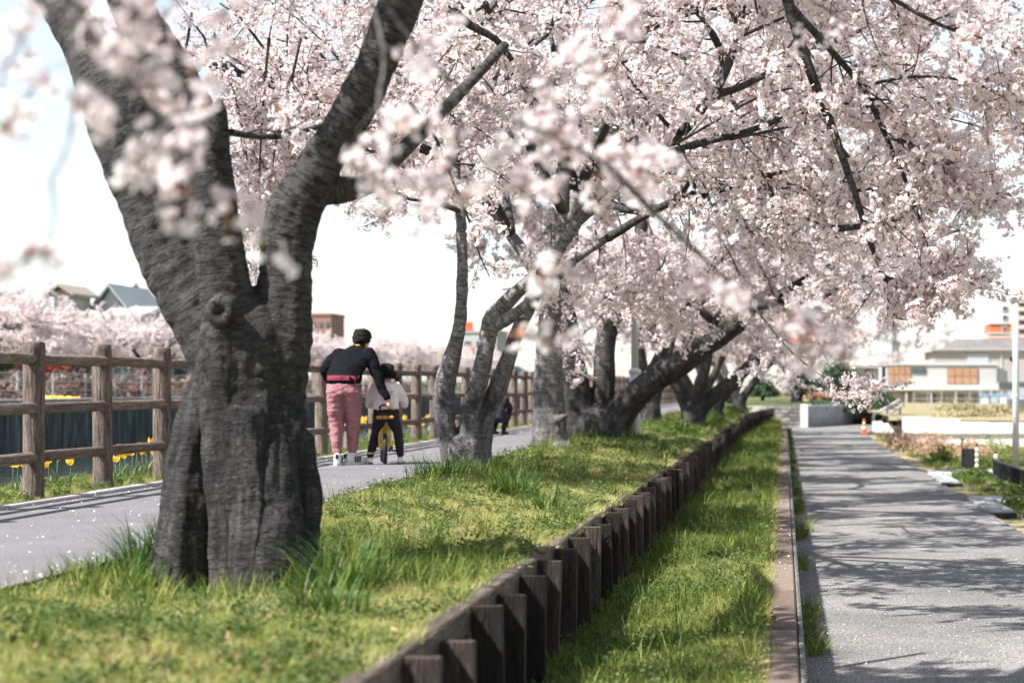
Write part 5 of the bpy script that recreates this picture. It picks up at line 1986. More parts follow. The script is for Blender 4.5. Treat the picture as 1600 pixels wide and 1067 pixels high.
pole_w = fmat('pole_white', (.74, .74, .74), .45)
pole_g = fmat('pole_grey', (.50, .51, .53), .5)
lp = thing('lamp_post', 'white street lamp post standing behind the dark cherry tree', 'lamp post', (-2.33, 30.0, 0))
cyl((0, 0, -.05), (0, 0, .04), .13, sides=20).build('base_flange', pole_g, lp)
cyl((0, 0, .0), (0, 0, 1.08), .086, sides=24).build('lower_pole', pole_w, lp, True)
MB().tubes(np.array([(0, 0, 1.06), (0, 0, 1.10), (0, 0, 1.14)]), np.array([.10, .10, .06]), 20).build('collar', pole_w, lp, True)
cyl((0, 0, 1.1), (0, 0, 4.6), .058, .045, sides=20).build('upper_pole', pole_w, lp, True)
MB().box((0, -.088, .55), (.085, .02, .36), bev=.008).build('access_door', pole_g, lp)
MB().tubes(np.array([(0, 0, 4.55), (-.15, 0, 4.75), (-.5, 0, 4.85), (-.8, 0, 4.85)]), np.full(4, .03), 10).build('arm', pole_w, lp, True)
MB().box((-.95, 0, 4.84), (.45, .18, .09), bev=.03).build('luminaire', pole_g, lp)

sp_ = thing('utility_pole', 'slender grey pole with a lamp head at the right edge beyond the lane', 'pole', (5.07, 42, -1.0))
MB().tubes(np.array([(0, 0, 0), (0, 0, 2.0), (0, 0, 3.75)]), np.array([.078, .07, .062]), 16).build('shaft', pole_g, sp_, True)
MB().box((0.12, 0, 3.78), (.55, .2, .12), bev=.04).build('lamp_head', pole_w, sp_)
cyl((0, 0, 1.62), (0, 0, 1.68), .085, sides=16).build('clamp', pole_g, sp_)
MB().box((-.11, -.03, 2.45), (.05, .05, .1), bev=.01).build('bracket', rubber, sp_)

blk = fmat('black_metal', (.018, .02, .022), .5)
bl_m = fmat('dark_mesh', (.035, .045, .05), .6)
rl = thing('railing', 'low black metal railing beside the lane at the right edge', 'railing', (3.92, 0, 0))


def lz(x, y):
    return float(land_z(np.array([x]), np.array([y]))[0])


for a, b in ((27.0, 30.0), (30.0, 33.0), (33.0, 36.0)):
    ym = (a + b) / 2
    z0 = -.92
    MB().box((0, ym, z0 + .40), (.05, b - a - .01, .035), bev=.005).build('top_rail', blk, rl)
    MB().box((0, ym, z0 + .05), (.04, b - a - .01, .03), bev=.005).build('bottom_rail', blk, rl)
    MB().box((.012, ym, z0 + .22), (.008, b - a - .06, .30)).build('mesh_panel', bl_m, rl)
    for k in range(10):
        MB().box((-.01, a + .15 + k * .3, z0 + .2), (.03, .035, .42), bev=.004).build('post', blk, rl)
gp = thing('gate_panel', 'small black gate leaf with a thin pole beyond the concrete crossing', 'gate', (3.72, 40.0, -.93))
MB().box((.13, 0, .27), (.26, .03, .44), bev=.005).build('leaf', blk, gp)
cyl((-.01, 0, 0), (-.01, 0, .68), .014).build('pole', blk, gp)
cyl((-.03, 0, .68), (.03, 0, .68), .022).build('pole_cap', blk, gp)
cream = fmat('cream_rope', (.60, .54, .46), .9, .2, 12)
for (x, y, n, lab) in ((3.98, 39.6, 5, 'cream knobbly marker post beside the small black gate leaf'), (4.28, 38.8, 4, 'cream knobbly marker post at the end of the black railing')):
    pp = thing('marker_post', lab, 'post', (x, y, -.94))
    cyl((0, 0, 0), (0, 0, n * .11 + .06), .022).build('core', blk, pp)
    for k in range(n):
        MB().tubes(np.array([(0, 0, k * .11), (0, 0, k * .11 + .03), (0, 0, k * .11 + .07), (0, 0, k * .11 + .105)]), np.array([.02, .042, .040, .02]), 12).build('knob', cream, pp, True)

for y, lab in ((38.2, 'far pale concrete driveway slab crossing the roadside grass'), (29.0, 'near pale concrete driveway slab crossing the roadside grass')):
    MB().box((5.9, y, -.90), (6.0, 2.0 if y > 30 else 1.6, .12), bev=.01).build('driveway_slab', concrete, label=lab, cat='slab')
for (y0, y1, lab) in ((33.4, 37.0, 'far pale drain cover slab at the right lane edge'), (25.6, 28.9, 'near pale drain cover slab at the right lane edge')):
    d = thing('drain_cover', lab, 'drain cover', (2.92, (y0 + y1) / 2, -.84))
    for k in range(4):
        w_ = (y1 - y0) / 4
        MB().box((0, -(y1 - y0) / 2 + w_ * (k + .5), .01), (.34, w_ - .012, .04), bev=.006).build('slab', fmat('drain_slab', (.27, .275, .285), .8, .12), d)
    MB().box((.0, -(y1 - y0) / 2 - .05, -.02), (.36, .09, .06)).build('drain_mouth_shade', rubber, d)  # solid black block standing in for the shade inside the drain opening

leaf_mats = {}


def bush(label, loc, sx, sy, sz, n, mats, leaf, seed, cat='bush', stalk=0, shell=.55, name='bush', kind=None):
    """irregular leafy mass: leaf quads through a lumpy volume, stalks inside"""
    r = np.random.default_rng(seed)
    d = r.normal(size=(n, 3))
    d /= np.linalg.norm(d, axis=1, keepdims=True)
    d[:, 2] = np.abs(d[:, 2])
    rad = (shell + (1 - shell) * r.random(n)) * (1 + .28 * np.sin(d[:, 0] * 5 + seed) * np.cos(d[:, 1] * 4 + seed * 2) + .15 * np.sin(d[:, 2] * 9 + d[:, 0] * 7))
    c = d * rad[:, None] * np.array([sx, sy, sz])
    nn = d + r.normal(0, .6, (n, 3))
    nn /= np.linalg.norm(nn, axis=1, keepdims=True)
    a = np.cross(nn, r.normal(size=(n, 3)))
    a /= np.linalg.norm(a, axis=1, keepdims=True)
    b = np.cross(nn, a)
    s = (leaf * r.uniform(.6, 1.4, n))[:, None]
    V = np.stack([c - a * s, c + b * s * .45, c + a * s, c - b * s * .45], 1).reshape(-1, 3)
    F = np.arange(4 * n).reshape(n, 4)
    root = thing(name, label, cat, loc)
    mb = MB()
    h = n // 2
    mb.add(V[:4 * h], F[:h], 0)
    mb.add(V[4 * h:], F[h:] - 4 * h, 1 if len(mats) > 1 else 0)
    mb.build('foliage', list(mats), root, kind='stuff')
    m = max(8, stalk)
    e = r.normal(size=(m, 3))
    e[:, 2] = np.abs(e[:, 2]) + .5
    e /= np.linalg.norm(e, axis=1, keepdims=True)
    st = np.stack([np.zeros((m, 3)) + r.normal(0, .12, (m, 3)) * np.array([sx, sy, 0]), e * np.array([sx, sy, sz]) * .5, e * np.array([sx, sy, sz]) * r.uniform(.8, 1.15, (m, 1))], 1)
    k = MB()
    k.tubes(st, np.tile(np.array([[.012, .008, .003]]), (m, 1)) * max(.4, sz), 4, cap=False)
    k.build('stems', [pedicel if stalk else twigm], root, kind='stuff')
    return root


drypink = fmat('dry_stalk', (.42, .27, .20), .9, .25, 9, transl=.2)
drytan = fmat('dry_tan', (.45, .34, .22), .9, .25, 9, transl=.2)
for i, (x, y, sx, sz, lab) in enumerate(((3.7, 48.5, .75, .75, 'dry pinkish brown bush at the lane edge before the white wall'), (3.3, 54.5, .6, .55, 'smaller dry tan bush behind the pinkish one at the lane edge'), (4.5, 46.0, .6, .5, 'dry brown scrub right of the pinkish bush'))):
    bush(lab, (x, y, lz(x, y)), sx, .7, sz, 2600, (drypink, drytan), .03, 20 + i, stalk=60, shell=.25)
for i, (x, y, sx, sz, lab) in enumerate(((3.55, 43.0, .38, .38, 'small bright green bush in front of the dry brown bush'), (3.6, 36.3, .5, .22, 'low green weed mound between the two concrete slabs'), (3.45, 27.4, .42, .36, 'leafy dark green weed at the right edge of the lane'), (4.15, 40.6, .45, .3, 'green bush behind the small black gate leaf'),
                                         (5.0, 47, .9, .55, 'rounded yellow green bush before the white wall'), (6.2, 46, .8, .4, 'spreading green scrub at the foot of the grey pole'), (4.0, 33.4, .4, .16, 'low leafy weeds along the black railing'))):
    bush(lab, (x, y, lz(x, y) - .02), sx, sx * .9, sz, 1700, (g_lime if i in (0, 4) else g_green, weed_m), .035, 30 + i, shell=.35)

for i, (x, y, sx, sz, lab) in enumerate(((6.4, 66, 1.2, .35, 'low dry scrub mound nearest the handrail on the raised plot'), (8.3, 74, 1.5, .4, 'middle dry scrub mound on the raised plot'), (10.8, 79, 1.6, .35, 'dry scrub mound beside the dark grey box'), (7.6, 84, 1.4, .45, 'far dry scrub mound by the mesh fence'))):
    bush(lab, (x, y, -.2), sx, sx, sz, 900, (drytan, weed_m), .05, 130 + i, 'scrub', stalk=30, shell=.3, name='scrub')
# traffic cones
cone_o = fmat('cone_orange', (.80, .16, .05), .5)
cone_w = fmat('cone_white', (.8, .8, .8), .5)
for (x, y, z, lab) in ((2.92, 70.0, -.85, 'orange and white traffic cone where the lane bends by the white railing'), (3.92, 62.0, -.95, 'orange traffic cone half hidden by dry brush at the white wall')):
    c = thing('traffic_cone', lab, 'traffic cone', (x, y, z))
    MB().box((0, 0, .02), (.30, .30, .04), bev=.01).build('base', cone_o, c)
    for k, (z0, z1, m_) in enumerate(((.04, .16, cone_o), (.16, .25, cone_w), (.25, .34, cone_o), (.34, .41, cone_w), (.41, .52, cone_o))):
        ra = lambda q: .105 - .155 * q
        cyl((0, 0, z0), (0, 0, z1), ra(z0), ra(z1), 16).build('band' if m_ is cone_w else 'cone_section', m_, c, True)

# white ramp railing, stepped kerb and white wall
wp = fmat('white_paint', (.50, .49, .48), .5, .06)
rr_ = thing('ramp_railing', 'white double handrail sloping up beside the ramp at the lane bend', 'railing', (3.3, 72, -.9))
for (x0, z0, x1, z1) in ((.05, .68, 1.10, 1.26), (.38, .55, 1.25, 1.08)):
    MB().tubes(np.array([(x0, 0, z0), (x1, .8, z1)]), np.array([.055, .055]), 8).build('rail', wp, rr_, True)
for x, z in ((.05, .68), (.6, 1.0), (1.10, 1.26)):
    MB().box((x, (x - .05) * .76, z / 2), (.09, .09, z), bev=.01).build('post', wp, rr_)
rk = thing('ramp_kerb', 'white painted ramp kerb running right from the handrail', 'kerb', (3.3, 71, -.95))
for k in range(5):
    MB().box((.15 + k * .34, -.55 * k, .32 - k * .055), (.36, .75, .42 - k * .05), bev=.02).build('kerb_block', white_conc, rk)
ww = thing('white_wall', 'long low white concrete wall with a recessed line on the right', 'wall', (3.5, 56.5, -1.1))
for k in range(8):
    x = .85 * k
    MB().box((x + .42, .15, .27), (.84, .3, .54), bev=.01).build('lower_panel', white_conc, ww)
    MB().box((x + .42, .10, .60), (.846, .34, .08), bev=.01).build('ledge', white_conc, ww)
    h_ = 1.05 - .16 * smooth01(np.array(k * 1.0), 0, 2.5)
    MB().box((x + .42, .24, .64 + (h_ - .64) / 2), (.84, .22, float(h_) - .64), bev=.01).build('upper_panel', white_conc, ww)
sheet(np.array([3.6, 6, 12, 25, 60]), np.array([56.9, 70, 95, 130]), lambda X, Y: -.16 - .0012 * (Y - 57) + .05 * vnoise(np.stack([X, Y], -1), .6, 2), 'raised_ground', dry_ground)
dk = fmat('dark_grey_box', (.10, .12, .13), .6)
MB().box((10.4, 82.5, .05), (1.5, 1.0, .55), bev=.03).build('utility_box', dk, label='dark grey box on the raised plot by the pole', cat='box')
blu = fmat('blue_paint', (.25, .42, .60), .6, .15)
rk2 = thing('storage_rack', 'pale blue frame rack standing under the white building canopy', 'rack', (17.6, 172, -1.9))
for k in range(5):
    MB().box((k * .95, 0, 1.2), (.12, .12, 2.4)).build('upright', blu, rk2)
for z in (.4, 1.2, 2.0):
    MB().box((1.9, 0, z), (4.0, .5, .12)).build('shelf', blu, rk2)
for k in range(5):
    MB().box((.4 + k * .8, 0, 1.5 + .1 * (k % 2)), (.6, .4, .5 + .1 * (k % 3)), bev=.03).build('crate', fmat('crate_%d' % k, ((.55, .6, .65), (.35, .45, .5), (.6, .6, .58), (.3, .42, .55), (.5, .55, .5))[k]), rk2)
grc = fmat('net_grey', (.35, .34, .33), .8)
nf = thing('mesh_fence', 'thin grey mesh fence standing above the white wall', 'fence', (6.5, 96, -.3))
for k in range(9):
    cyl((k * .7, 0, 0), (k * .7, 0, .9), .02).build('post', grc, nf)
for z in (.25, .55, .85):
    cyl((0, 0, z), (5.6, 0, z), .012).build('wire', grc, nf)

# white two-storey building
plaster = fmat('white_plaster', (.40, .39, .375), .85, .08, .3)
greyside = fmat('grey_siding', (.40, .43, .45), .8, .06, .3)
shut = pmat('tan_shutter', [(.3, (.29, .16, .09)), (.7, (.37, .22, .135))], scale=.8, rough=.7)
glassd = fmat('dark_glass', (.05, .075, .085), .15, .1, spec=.6) if False else pmat('dark_glass', [(.3, (.045, .07, .08)), (.7, (.07, .10, .11))], scale=.5, rough=.15, spec=.6)
frm = fmat('window_frame', (.20, .13, .09), .6)
pw = thing('building', 'white two-storey building with tan shuttered windows and a long canopy', 'building', (0, 180, -2.0))
bx = lambda px: (px - 1225) / 3000 * 180
bz = lambda py: CAMZ + (604 - py) / 3000 * 180 + 2.0
MB().box(((bx(1385) + bx(1557)) / 2, 4, (bz(570)) / 2), (bx(1557) - bx(1385), 8, bz(570))).build('wall', plaster, pw)
MB().box(((bx(1385) + bx(1557)) / 2, 4, bz(570) + .1), (bx(1557) - bx(1385) + .3, 8.3, .2)).build('parapet', wp, pw)
MB().box(((bx(1320) + bx(1375)) / 2, 6, bz(574) / 2), (bx(1375) - bx(1320), 7, bz(574))).build('side_wing', plaster, pw)
v = [(bx(1312), 1.5, bz(571)), (bx(1385), 1.5, bz(569)), (bx(1385), 9, bz(569)), (bx(1312), 9, bz(571)), (bx(1312), 1.5, bz(573)), (bx(1385), 1.5, bz(571)), (bx(1385), 9, bz(571)), (bx(1312), 9, bz(573))]
m_ = MB()
m_.add(v, [(0, 1, 2, 3), (7, 6, 5, 4), (0, 4, 5, 1), (1, 5, 6, 2), (2, 6, 7, 3), (3, 7, 4, 0)])
m_.build('wing_roof', fmat('rust_roof', (.38, .26, .20), .8), pw)
v = [(bx(1557), .02, bz(572)), (bx(1592), 9, bz(579)), (bx(1592), 9, 0), (bx(1557), .02, 0), (bx(1557), 8, bz(572)), (bx(1557), 8, 0)]
m_ = MB()
m_.add(v, [(3, 2, 1, 0)])
m_.add([v[4], v[5], v[2], v[1], v[0]], [(0, 1, 2, 3)])
m_.build('side_wall', greyside, pw)
MB().box(((bx(1372) + bx(1580)) / 2, -1.0, bz(606)), (bx(1580) - bx(1372), 2.2, .5), bev=.05).build('canopy', wp, pw)
for k in range(6):
    cyl((bx(1376) + k * 2.3, -1.9, 0), (bx(1376) + k * 2.3, -1.9, bz(609)), .07).build('canopy_post', wp, pw)


def win(px0, px1, py0, py1, nx, ny, mat, name='window', dy=-.05, panes=True, x_f=bx, z_f=bz, parent=pw):
    x0, x1, z0, z1 = x_f(px0), x_f(px1), z_f(py1), z_f(py0)
    w = MB().box(((x0 + x1) / 2, dy, (z0 + z1) / 2), (x1 - x0, .08, z1 - z0)).build(name, frm, parent)
    cw_, ch_ = (x1 - x0) / nx, (z1 - z0) / ny
    for i in range(nx):
        for j in range(ny):
            MB().box((x0 + cw_ * (i + .5), dy - .04, z0 + ch_ * (j + .5)), (cw_ * .86, .06, ch_ * .90)).build('pane', mat, w)


win(1388, 1423, 571.5, 599, 4, 2, shut, 'shuttered_window')
win(1480, 1528, 575, 600, 4, 2, shut, 'shuttered_window')
win(1424.5, 1447, 574, 583.5, 2, 1, glassd)
win(1354, 1366, 576, 591, 1, 1, glassd, 'doorway', 2.45)
win(1318, 1330, 592, 598, 2, 1, shut, 'low_shutter', 2.45)
for a, b in ((1409, 1421), (1422, 1436), (1450, 1462), (1474, 1500), (1504, 1524)):
    win(a, b, 613, 640, 1, 1, plaster if a != 1450 else glassd, 'shop_door')
MB().box((bx(1583), -2.2, bz(598)), (3.2, 2.5, .25)).build('awning', wp, pw).rotation_euler = (0, R(14), 0)
MB().box((bx(1576), -1.8, bz(601)), (2.4, 1.8, .5)).build('under_awning_shade', glassd, pw)  # dark box standing in for the shade on the awning's underside

# warehouse
roofg = pmat('warehouse_roof', [(.3, (.12, .115, .11)), (.7, (.18, .17, .162))], scale=.5, stretch=(3, .3, 1), rough=.9, coord='World')
wh = thing('warehouse', 'long warehouse with a grey hipped roof behind the white building', 'building', (0, 232, -2))
wx = lambda px: (px - 1225) / 3000 * 232
wz = lambda py: CAMZ + (604 - py) / 3000 * 232 + 2
MB().box(((wx(1460) + wx(1720)) / 2, 8, wz(548) / 2), (wx(1720) - wx(1460), 16, wz(548))).build('wall', fmat('warehouse_wall', (.36, .34, .33), .85, .06, .2), wh)
MB().box(((wx(1455) + wx(1722)) / 2, 8, wz(547)), (wx(1722) - wx(1455) + .4, 16.8, .3)).build('eaves', wp, wh)
v = [(wx(1455), -.5, wz(546.5)), (wx(1722), -.5, wz(546.5)), (wx(1722), 16.5, wz(546.5)), (wx(1455), 16.5, wz(546.5)), (wx(1486), 8, wz(527)), (wx(1690), 8, wz(527))]
m_ = MB()
m_.add(v, [(0, 1, 5, 4), (2, 3, 4, 5)])
m_.f.append(np.array([[3, 0, 4], [1, 2, 5], [0, 2, 1], [0, 3, 2]])); m_.m.append((0, 4))
m_.build('roof', roofg, wh)
MB().box((wx(1528), -.04, wz(563)), (2.6, .1, 1.6)).build('louvre', greyside, wh)
cyl((wx(1565), -.05, 0), (wx(1565), -.05, wz(549)), .08).build('downpipe', wp, wh)

# apartment blocks
ap = thing('apartment_block', 'orange and pale green apartment block far off behind the warehouse', 'building', (0, 420, -3))
ax = lambda px: (px - 1225) / 3000 * 420
az = lambda py: CAMZ + (604 - py) / 3000 * 420 + 3
orng = fmat('orange_wall', (.50, .16, .075), .85, .06, .2)
pale = fmat('pale_green_wall', (.52, .60, .56), .85, .06, .2)
MB().box((ax(1566), 6, az(527) / 2), (ax(1586) - ax(1546), 12, az(527))).build('lower_wall', orng, ap)
MB().box((ax(1566), 6, az(514.5)), (ax(1585) - ax(1547), 12, 1.9)).build('orange_storey', orng, ap)
for y in (521, 505):
    MB().box((ax(1566), 5.9, az(y)), (ax(1586.5) - ax(1545.5), 12.3, .45)).build('string_course', wp, ap)
MB().box((ax(1567), 6, (az(505) + az(474)) / 2), (ax(1586) - ax(1548), 11.8, az(474) - az(505))).build('upper_wall', pale, ap)
for py in (513.5, 496, 482):
    x_ = ax(1570)
    w = MB().box((x_, -.06, az(py)), (1.2, .1, 1.1)).build('window', wp, ap)
    MB().box((x_, -.1, az(py)), (.9, .08, .8)).build('pane', glassd, w)
bt = thing('tower_block', 'brown balconied tower block at the far right edge', 'building', (0, 400, -3))
tx = lambda px: (px - 1225) / 3000 * 400
tz = lambda py: CAMZ + (604 - py) / 3000 * 400 + 3
MB().box((tx(1640), 6, tz(458) / 2), (tx(1690) - tx(1591), 12, tz(458))).build('wall', fmat('brown_wall', (.42, .30, .25), .85, .06, .2), bt)
for py in (525, 511, 497, 483, 470):
    MB().box((tx(1640), -.5, tz(py)), (tx(1690) - tx(1590), 1.2, .8)).build('balcony', fmat('balcony_wall', (.56, .45, .40), .85, .06, .2), bt)
    MB().box((tx(1640), -.04, tz(py - 6)), (tx(1688) - tx(1592), .1, .85)).build('window_band', glassd, bt)
db = thing('office_block', 'faint grey office block low on the skyline above the blurred blossom', 'building', (0, 520, -3))
ox = lambda px: (px - 1225) / 3000 * 520
oz = lambda py: CAMZ + (604 - py) / 3000 * 520 + 3
MB().box((ox(1382), 6, oz(499) / 2), (ox(1394) - ox(1370), 12, oz(499))).build('wall', fmat('far_grey', (.45, .49, .52), .9, .05), db)
MB().box((ox(1401), 7, oz(494) / 2), (ox(1408) - ox(1395), 10, oz(494))).build('tower', fmat('far_grey2', (.52, .53, .56), .9, .05), db)
for py in (504, 510, 516):
    MB().box((ox(1382), -.05, oz(py)), (3.4, .1, .6)).build('window_band', glassd, db)
MB().tubes(np.array([P(1405, 508, 300), P(1470, 515, 310), P(1550, 522, 330), P(1640, 524, 350)]), np.full(4, .035), 4).build('power_line', blk, label='thin dark power line sagging across the sky gap on the right', cat='cable')

# hedge, conifers and shrubs at the end of the lane
hed = fmat('hedge_dark', (.028, .06, .028), .7, .4, 3, transl=.15)
hed2 = fmat('hedge_mid', (.05, .085, .03), .7, .4, 3, transl=.15)
rust = fmat('rust_leaf', (.30, .12, .055), .75, .3, 3, transl=.2)
h1 = bush('dark green hedge spilling over the side wall at the lane bend', (2.6, 86.0, -.25), 1.9, 1.1, .75, 3500, (hed, hed2), .07, 51, 'hedge', name='hedge')
bush('rust brown leaf mass topping the dark hedge', (2.3, 87.0, .25), 1.4, .8, .38, 1800, (rust, rust), .06, 52, 'hedge', name='hedge')
bush('dark shrub at the right end of the hedge by the side wall', (4.4, 91.0, -.1), 1.0, .9, .9, 1800, (hed, hed2), .07, 53, 'shrub', name='shrub')
bush('weedy green growth at the foot of the side wall', (3.6, 86.6, -.9), 1.1, .35, .38, 1200, (hed2, g_green), .05, 54, 'plant', name='plant')
for i, (x, y, sx, sz, z, lab) in enumerate(((.9, 101, .9, 1.5, .4, 'dark evergreen tree behind the stone wall, left of the lane bend'), (2.9, 104, 1.2, 1.9, .6, 'dark evergreen tree above the rust brown hedge'), (-1.2, 108, .9, 1.0, .3, 'small dark evergreen shrub on the terrace lawn'))):
    t = bush(lab, (x, y, z), sx, sx, sz, 2600, (hed, hed2), .09, 60 + i, 'tree', name='evergreen_tree')
    cyl((0, 0, -z), (0, 0, sz * .7), .12, .06).build('trunk', twigm, t)
for i, (x, y, lab) in enumerate(((-1.75, 46.5, 'low green weeds at the foot of the leaning cherry'), (-1.8, 56.0, 'low green weeds beside the far part of the timber wall'), (-2.0, 34.5, 'green weed mound beyond the white lamp post'), (-1.7, 63, 'low green bush where the timber wall begins to curve'))):
    bush(lab, (x, y, gz(x, y) - .03), .55, .7, .32, 1500, (g_green, weed_m), .035, 70 + i, 'plant', name='weed_mound')

# ------------------------------------------------------------------ far bank
wirem = fmat('wire_grey', (.45, .46, .47), .5)
fr_ = thing('bank_railing', 'thin pale wire railing along the far canal bank', 'railing', (-24.75, 0, .38))
for k in range(50):
    cyl((0, 44 + k * 3.0, 0), (0, 44 + k * 3.0, .95), .035, sides=6).build('post', wirem, fr_)
for z in (.35, .65, .92):
    cyl((0, 42, z), (0, 194, z), .018, sides=5).build('wire', wirem, fr_)
brn = fmat('pink_brown_leaf', (.24, .15, .13), .85, .3, 2, transl=.15)
brn2 = fmat('grey_brown_twig', (.16, .11, .10), .85, .3, 2)
for k in range(26):
    y = 52 + k * 3.1
    bush('low pinkish brown shrub in the row behind the far bank railing', (-25.6 + .3 * (k % 2), y, .32), .9, 1.5, .95 + .2 * ((k * 7) % 3), 520, (brn, brn2), .10, 200 + k, 'shrub', name='low_shrub')['group'] = 'low shrubs on the far bank'
red = fmat('azalea_red', (.46, .085, .05), .8, .3, 2, transl=.2)
bush('red orange azalea bush beyond the canal between fence posts', (-31.5, 80.5, 1.4), 1.3, 1.0, 1.15, 1500, (red, red), .10, 91, 'bush')
bush('dark maroon bush beside the red azalea across the canal', (-33, 88.5, 1.4), 1.6, 1.2, 1.1, 1300, (fmat('maroon', (.12, .035, .035), .8, .3), hed), .10, 92, 'bush')
bush('dark green bush at the left edge across the canal', (-32, 77.0, 1.4), 1.3, 1.0, 1.1, 1300, (hed, hed2), .10, 93, 'bush')
# far tulip bed
r_ = np.random.default_rng(3)
n = 110
X = -24.45 + r_.uniform(-.12, .12, n)
Y = r_.uniform(62.8, 66.3, n)
mb = MB()
c = np.stack([X, Y, bank_z(X, Y) + r_.uniform(.06, .14, n)], 1)
V = np.stack([c + (-.05, 0, 0), c + (0, -.05, -.05), c + (.05, 0, 0), c + (0, .05, .06)], 1).reshape(-1, 3)
mb.add(V, np.arange(4 * n).reshape(n, 4))
mb.build('tulip_bed', tul_y, kind='stuff', label='far bed of yellow tulips on the opposite bank', cat='tulips')

teal = pmat('roof_teal', [(.3, (.30, .33, .335)), (.7, (.37, .40, .40))], scale=.6, stretch=(1, 1, 8), rough=.6, coord='World')
grey_r = pmat('roof_grey', [(.3, (.24, .235, .23)), (.7, (.30, .295, .29))], scale=.6, stretch=(1, 1, 8), rough=.7, coord='World')
wallc = fmat('house_wall', (.46, .44, .41), .85, .06, .4)


def house(label, Yd, px0, px1, py_ridge, py_eave, depth, roof_m, wall_m, gable_x=True, z0=1.2, over=.5, name='house'):
    x0, x1 = (px0 - 1225) / 3000 * Yd, (px1 - 1225) / 3000 * Yd
    zr, ze = CAMZ + (604 - py_ridge) / 3000 * Yd, CAMZ + (604 - py_eave) / 3000 * Yd
    h = thing(name, label, 'house', ((x0 + x1) / 2, Yd, z0))
    w = x1 - x0
    MB().box((0, depth / 2, (ze - z0) / 2), (w, depth, ze - z0)).build('wall', wall_m, h)
    hw = w / 2 + over
    d0, d1 = -over, depth + over
    e, rdg = ze - z0 - .1, zr - z0
    m = MB()
    t_ = .18
    if gable_x:   # ridge along x
        V = [(-hw, d0, e), (hw, d0, e), (hw, depth / 2, rdg), (-hw, depth / 2, rdg), (-hw, d1, e), (hw, d1, e)]
        V += [(a, b, c - t_) for a, b, c in V]
        m.add(V, [(0, 1, 2, 3), (3, 2, 5, 4), (7, 6, 9, 8), (8, 9, 10, 11), (0, 6, 7, 1), (4, 5, 11, 10)])
        m.f.append(np.array([[1, 7, 8, 2], [2, 8, 11, 5], [0, 3, 9, 6], [3, 4, 10, 9]])); m.m.append((0, 4))
        gable = [(w / 2 - .02, 0, e), (w / 2 - .02, depth, e), (w / 2 - .02, depth / 2, rdg - .3)]
        g2 = [(-a, b, c) for a, b, c in gable]
    else:
        V = [(-hw, d0, e), (-hw, d1, e), (0, d1, rdg), (0, d0, rdg), (hw, d0, e), (hw, d1, e)]
        V += [(a, b, c - t_) for a, b, c in V]
        m.add(V, [(0, 3, 2, 1), (3, 4, 5, 2), (7, 8, 9, 6), (8, 11, 10, 9), (0, 6, 9, 3), (3, 9, 10, 4), (0, 1, 7, 6), (4, 10, 11, 5)])
        gable = [(-w / 2, .02, e), (w / 2, .02, e), (0, .02, rdg - .3)]
        g2 = [(a, depth - .02, c) for a, b, c in gable]
    m.build('roof', roof_m, h)
    g = MB()
    g.add(gable, [(0, 1, 2)])
    g.add(g2, [(0, 1, 2)])
    g.build('gable', wall_m, h)
    for k in range(3):
        wd = MB().box((-w / 2 + w * (k + .5) / 3, -.04, (ze - z0) * .6), (w * .16, .08, 1.1)).build('window', frm, h)
        MB().box((-w / 2 + w * (k + .5) / 3, -.09, (ze - z0) * .6), (w * .13, .06, .9)).build('pane', glassd, wd)
    return h


hA = house('house with a long teal tiled roof behind the far cherry trees', 128, 22, 165, 436, 487, 9, teal, wallc)
house('small gabled dormer house front with tan bargeboards before the teal roof', 122, 84, 106, 443, 456, 4, fmat('tan_roof', (.34, .29, .24), .7), fmat('dormer_wall', (.42, .40, .37), .8), False)
house('wide house with a low grey roof behind the teal roof', 165, 140, 290, 434, 462, 12, grey_r, fmat('cream_wall', (.38, .355, .32), .85, .06, .4))
house('grey roofed house at the left edge beyond the canal', 150, -60, 20, 440, 455, 10, grey_r, wallc)
house('low teal roofed wing stepping down right of the long teal roof', 124, 168, 216, 476, 490, 6, teal, wallc)
house('gabled end house with dark bargeboards right of the teal roof', 126.5, 155, 190, 443, 478, 7, teal, fmat('dark_gable', (.46, .46, .45), .8), False)
gb = fmat('blue_grey_wall', (.24, .28, .31), .8, .1, .4)
for i, (px0, px1, Yd, py, lab) in enumerate(((170, 232, 118, 570, 'blue grey low building seen under the rail right of the second fence post'), (-20, 40, 112, 568, 'blue grey shed seen under the rail at the left edge'), (235, 330, 130, 572, 'pale low garage across the canal behind the third fence post'))):
    x0, x1 = (px0 - 1225) / 3000 * Yd, (px1 - 1225) / 3000 * Yd
    z1 = CAMZ + (604 - py) / 3000 * Yd
    s = thing('shed', lab, 'building', ((x0 + x1) / 2, Yd, 1.2))
    MB().box((0, 2, (z1 - 1.2) / 2), (x1 - x0, 4, z1 - 1.2)).build('wall', gb if i < 2 else plaster, s)
    MB().box((0, 2, z1 - 1.2 + .1), (x1 - x0 + .4, 4.5, .2)).build('roof', grey_r, s)
    for k in range(3):
        MB().box((-(x1 - x0) / 2 + (x1 - x0) * (k + .5) / 3, -.03, .6), ((x1 - x0) * .2, .06, .8)).build('window', glassd, s)


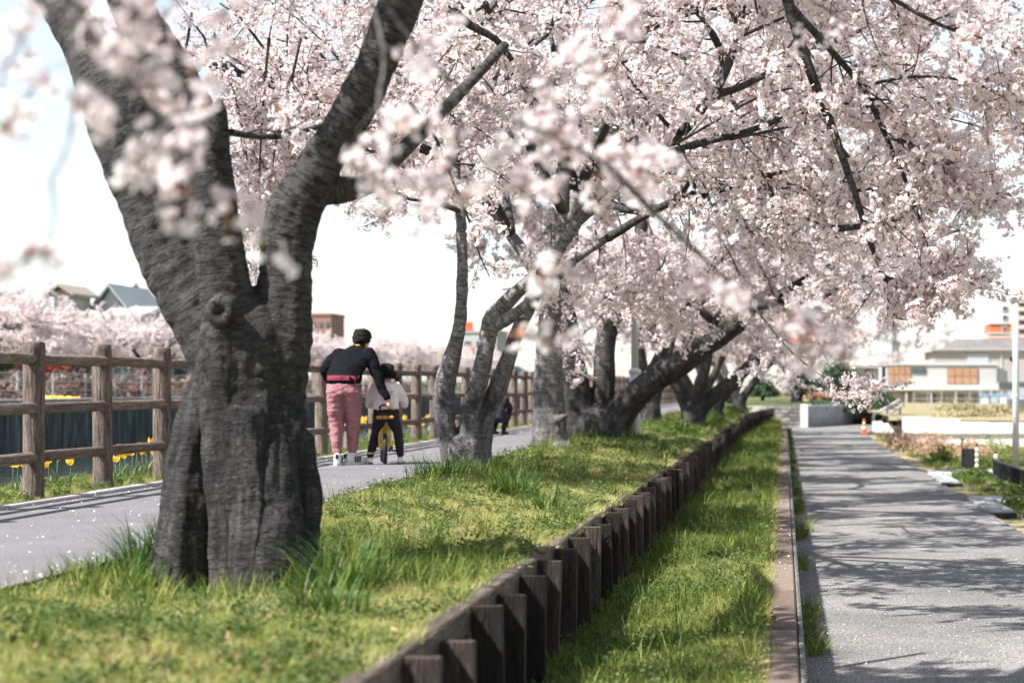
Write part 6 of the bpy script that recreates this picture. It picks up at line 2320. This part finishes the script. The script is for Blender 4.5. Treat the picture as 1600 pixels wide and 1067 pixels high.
def block(label, Yd, px0, px1, py, mat, z0=0.0, wn_=3, name='building'):
    x0, x1 = (px0 - 1225) / 3000 * Yd, (px1 - 1225) / 3000 * Yd
    z1 = CAMZ + (604 - py) / 3000 * Yd
    b = thing(name, label, 'building', ((x0 + x1) / 2, Yd, z0))
    MB().box((0, 5, (z1 - z0) / 2), (x1 - x0, 10, z1 - z0)).build('wall', mat, b)
    MB().box((0, 5, z1 - z0 + .2), (x1 - x0 + .3, 10.3, .4)).build('parapet', mat, b)
    for k in range(wn_):
        MB().box((-(x1 - x0) / 2 + (x1 - x0) * (k + .5) / wn_, -.05, z1 - z0 - 1.6), ((x1 - x0) / wn_ * .5, .1, .9)).build('window', glassd, b)
    return b, x1 - x0, z1 - z0


block('red brown flat roofed block on the skyline left of the bending adult', 330, 486, 517, 493, fmat('red_brown', (.27, .15, .13), .85))
b, w, h = block('white shop building with red sign panels between the slim stems', 260, 722, 776, 520, plaster)
sg = fmat('sign_red', (.75, .13, .06), .5)
MB().box((-w / 2 + .9, -.1, h - .0 + .9), (1.2, .2, 1.1)).build('sign_panel', sg, b)
MB().box((-w / 2 + .9, -.1, h - 3.0), (1.2, .2, 2.2)).build('sign_panel', sg, b)

# parked car on the far bank
carp = fmat('car_paint', (.06, .12, .16), .25, .08, spec=.6)
car = thing('car', 'dark blue car parked on the far bank beyond the fence', 'car', (-27.0, 190, 1.42), R(0))
V = [(-2.0, .30), (-2.0, .75), (-1.75, .88), (-1.1, .95), (-.6, 1.42), (.75, 1.45), (1.45, .98), (1.95, .88), (2.05, .6), (2.05, .30)]
m = MB()
n = len(V)
A = [(x, -.8, z) for x, z in V] + [(x, .8, z) for x, z in V]
m.add(A, [(i, (i + 1) % n, (i + 1) % n + n, i + n) for i in range(n)])
m.f.append(np.array([list(range(n))[::-1]])); m.m.append((0, 1))
m.f.append(np.array([list(range(n, 2 * n))])); m.m.append((0, 1))
m.build('body', carp, car)
for sy in (-.81, .81):
    m = MB()
    m.add([(-.95, sy, .98), (-.52, sy, 1.36), (.05, sy, 1.38), (.05, sy, .98)], [(0, 1, 2, 3)])
    m.build('window', glassd, car)
    m = MB()
    m.add([(.12, sy, .98), (.12, sy, 1.38), (.7, sy, 1.38), (1.2, sy, .99)], [(0, 1, 2, 3)])
    m.build('window', glassd, car)
    for wx_ in (-1.25, 1.3):
        cyl((wx_, sy * .85, .3), (wx_, sy * 1.04, .3), .31, sides=18).build('wheel', rubber, car)
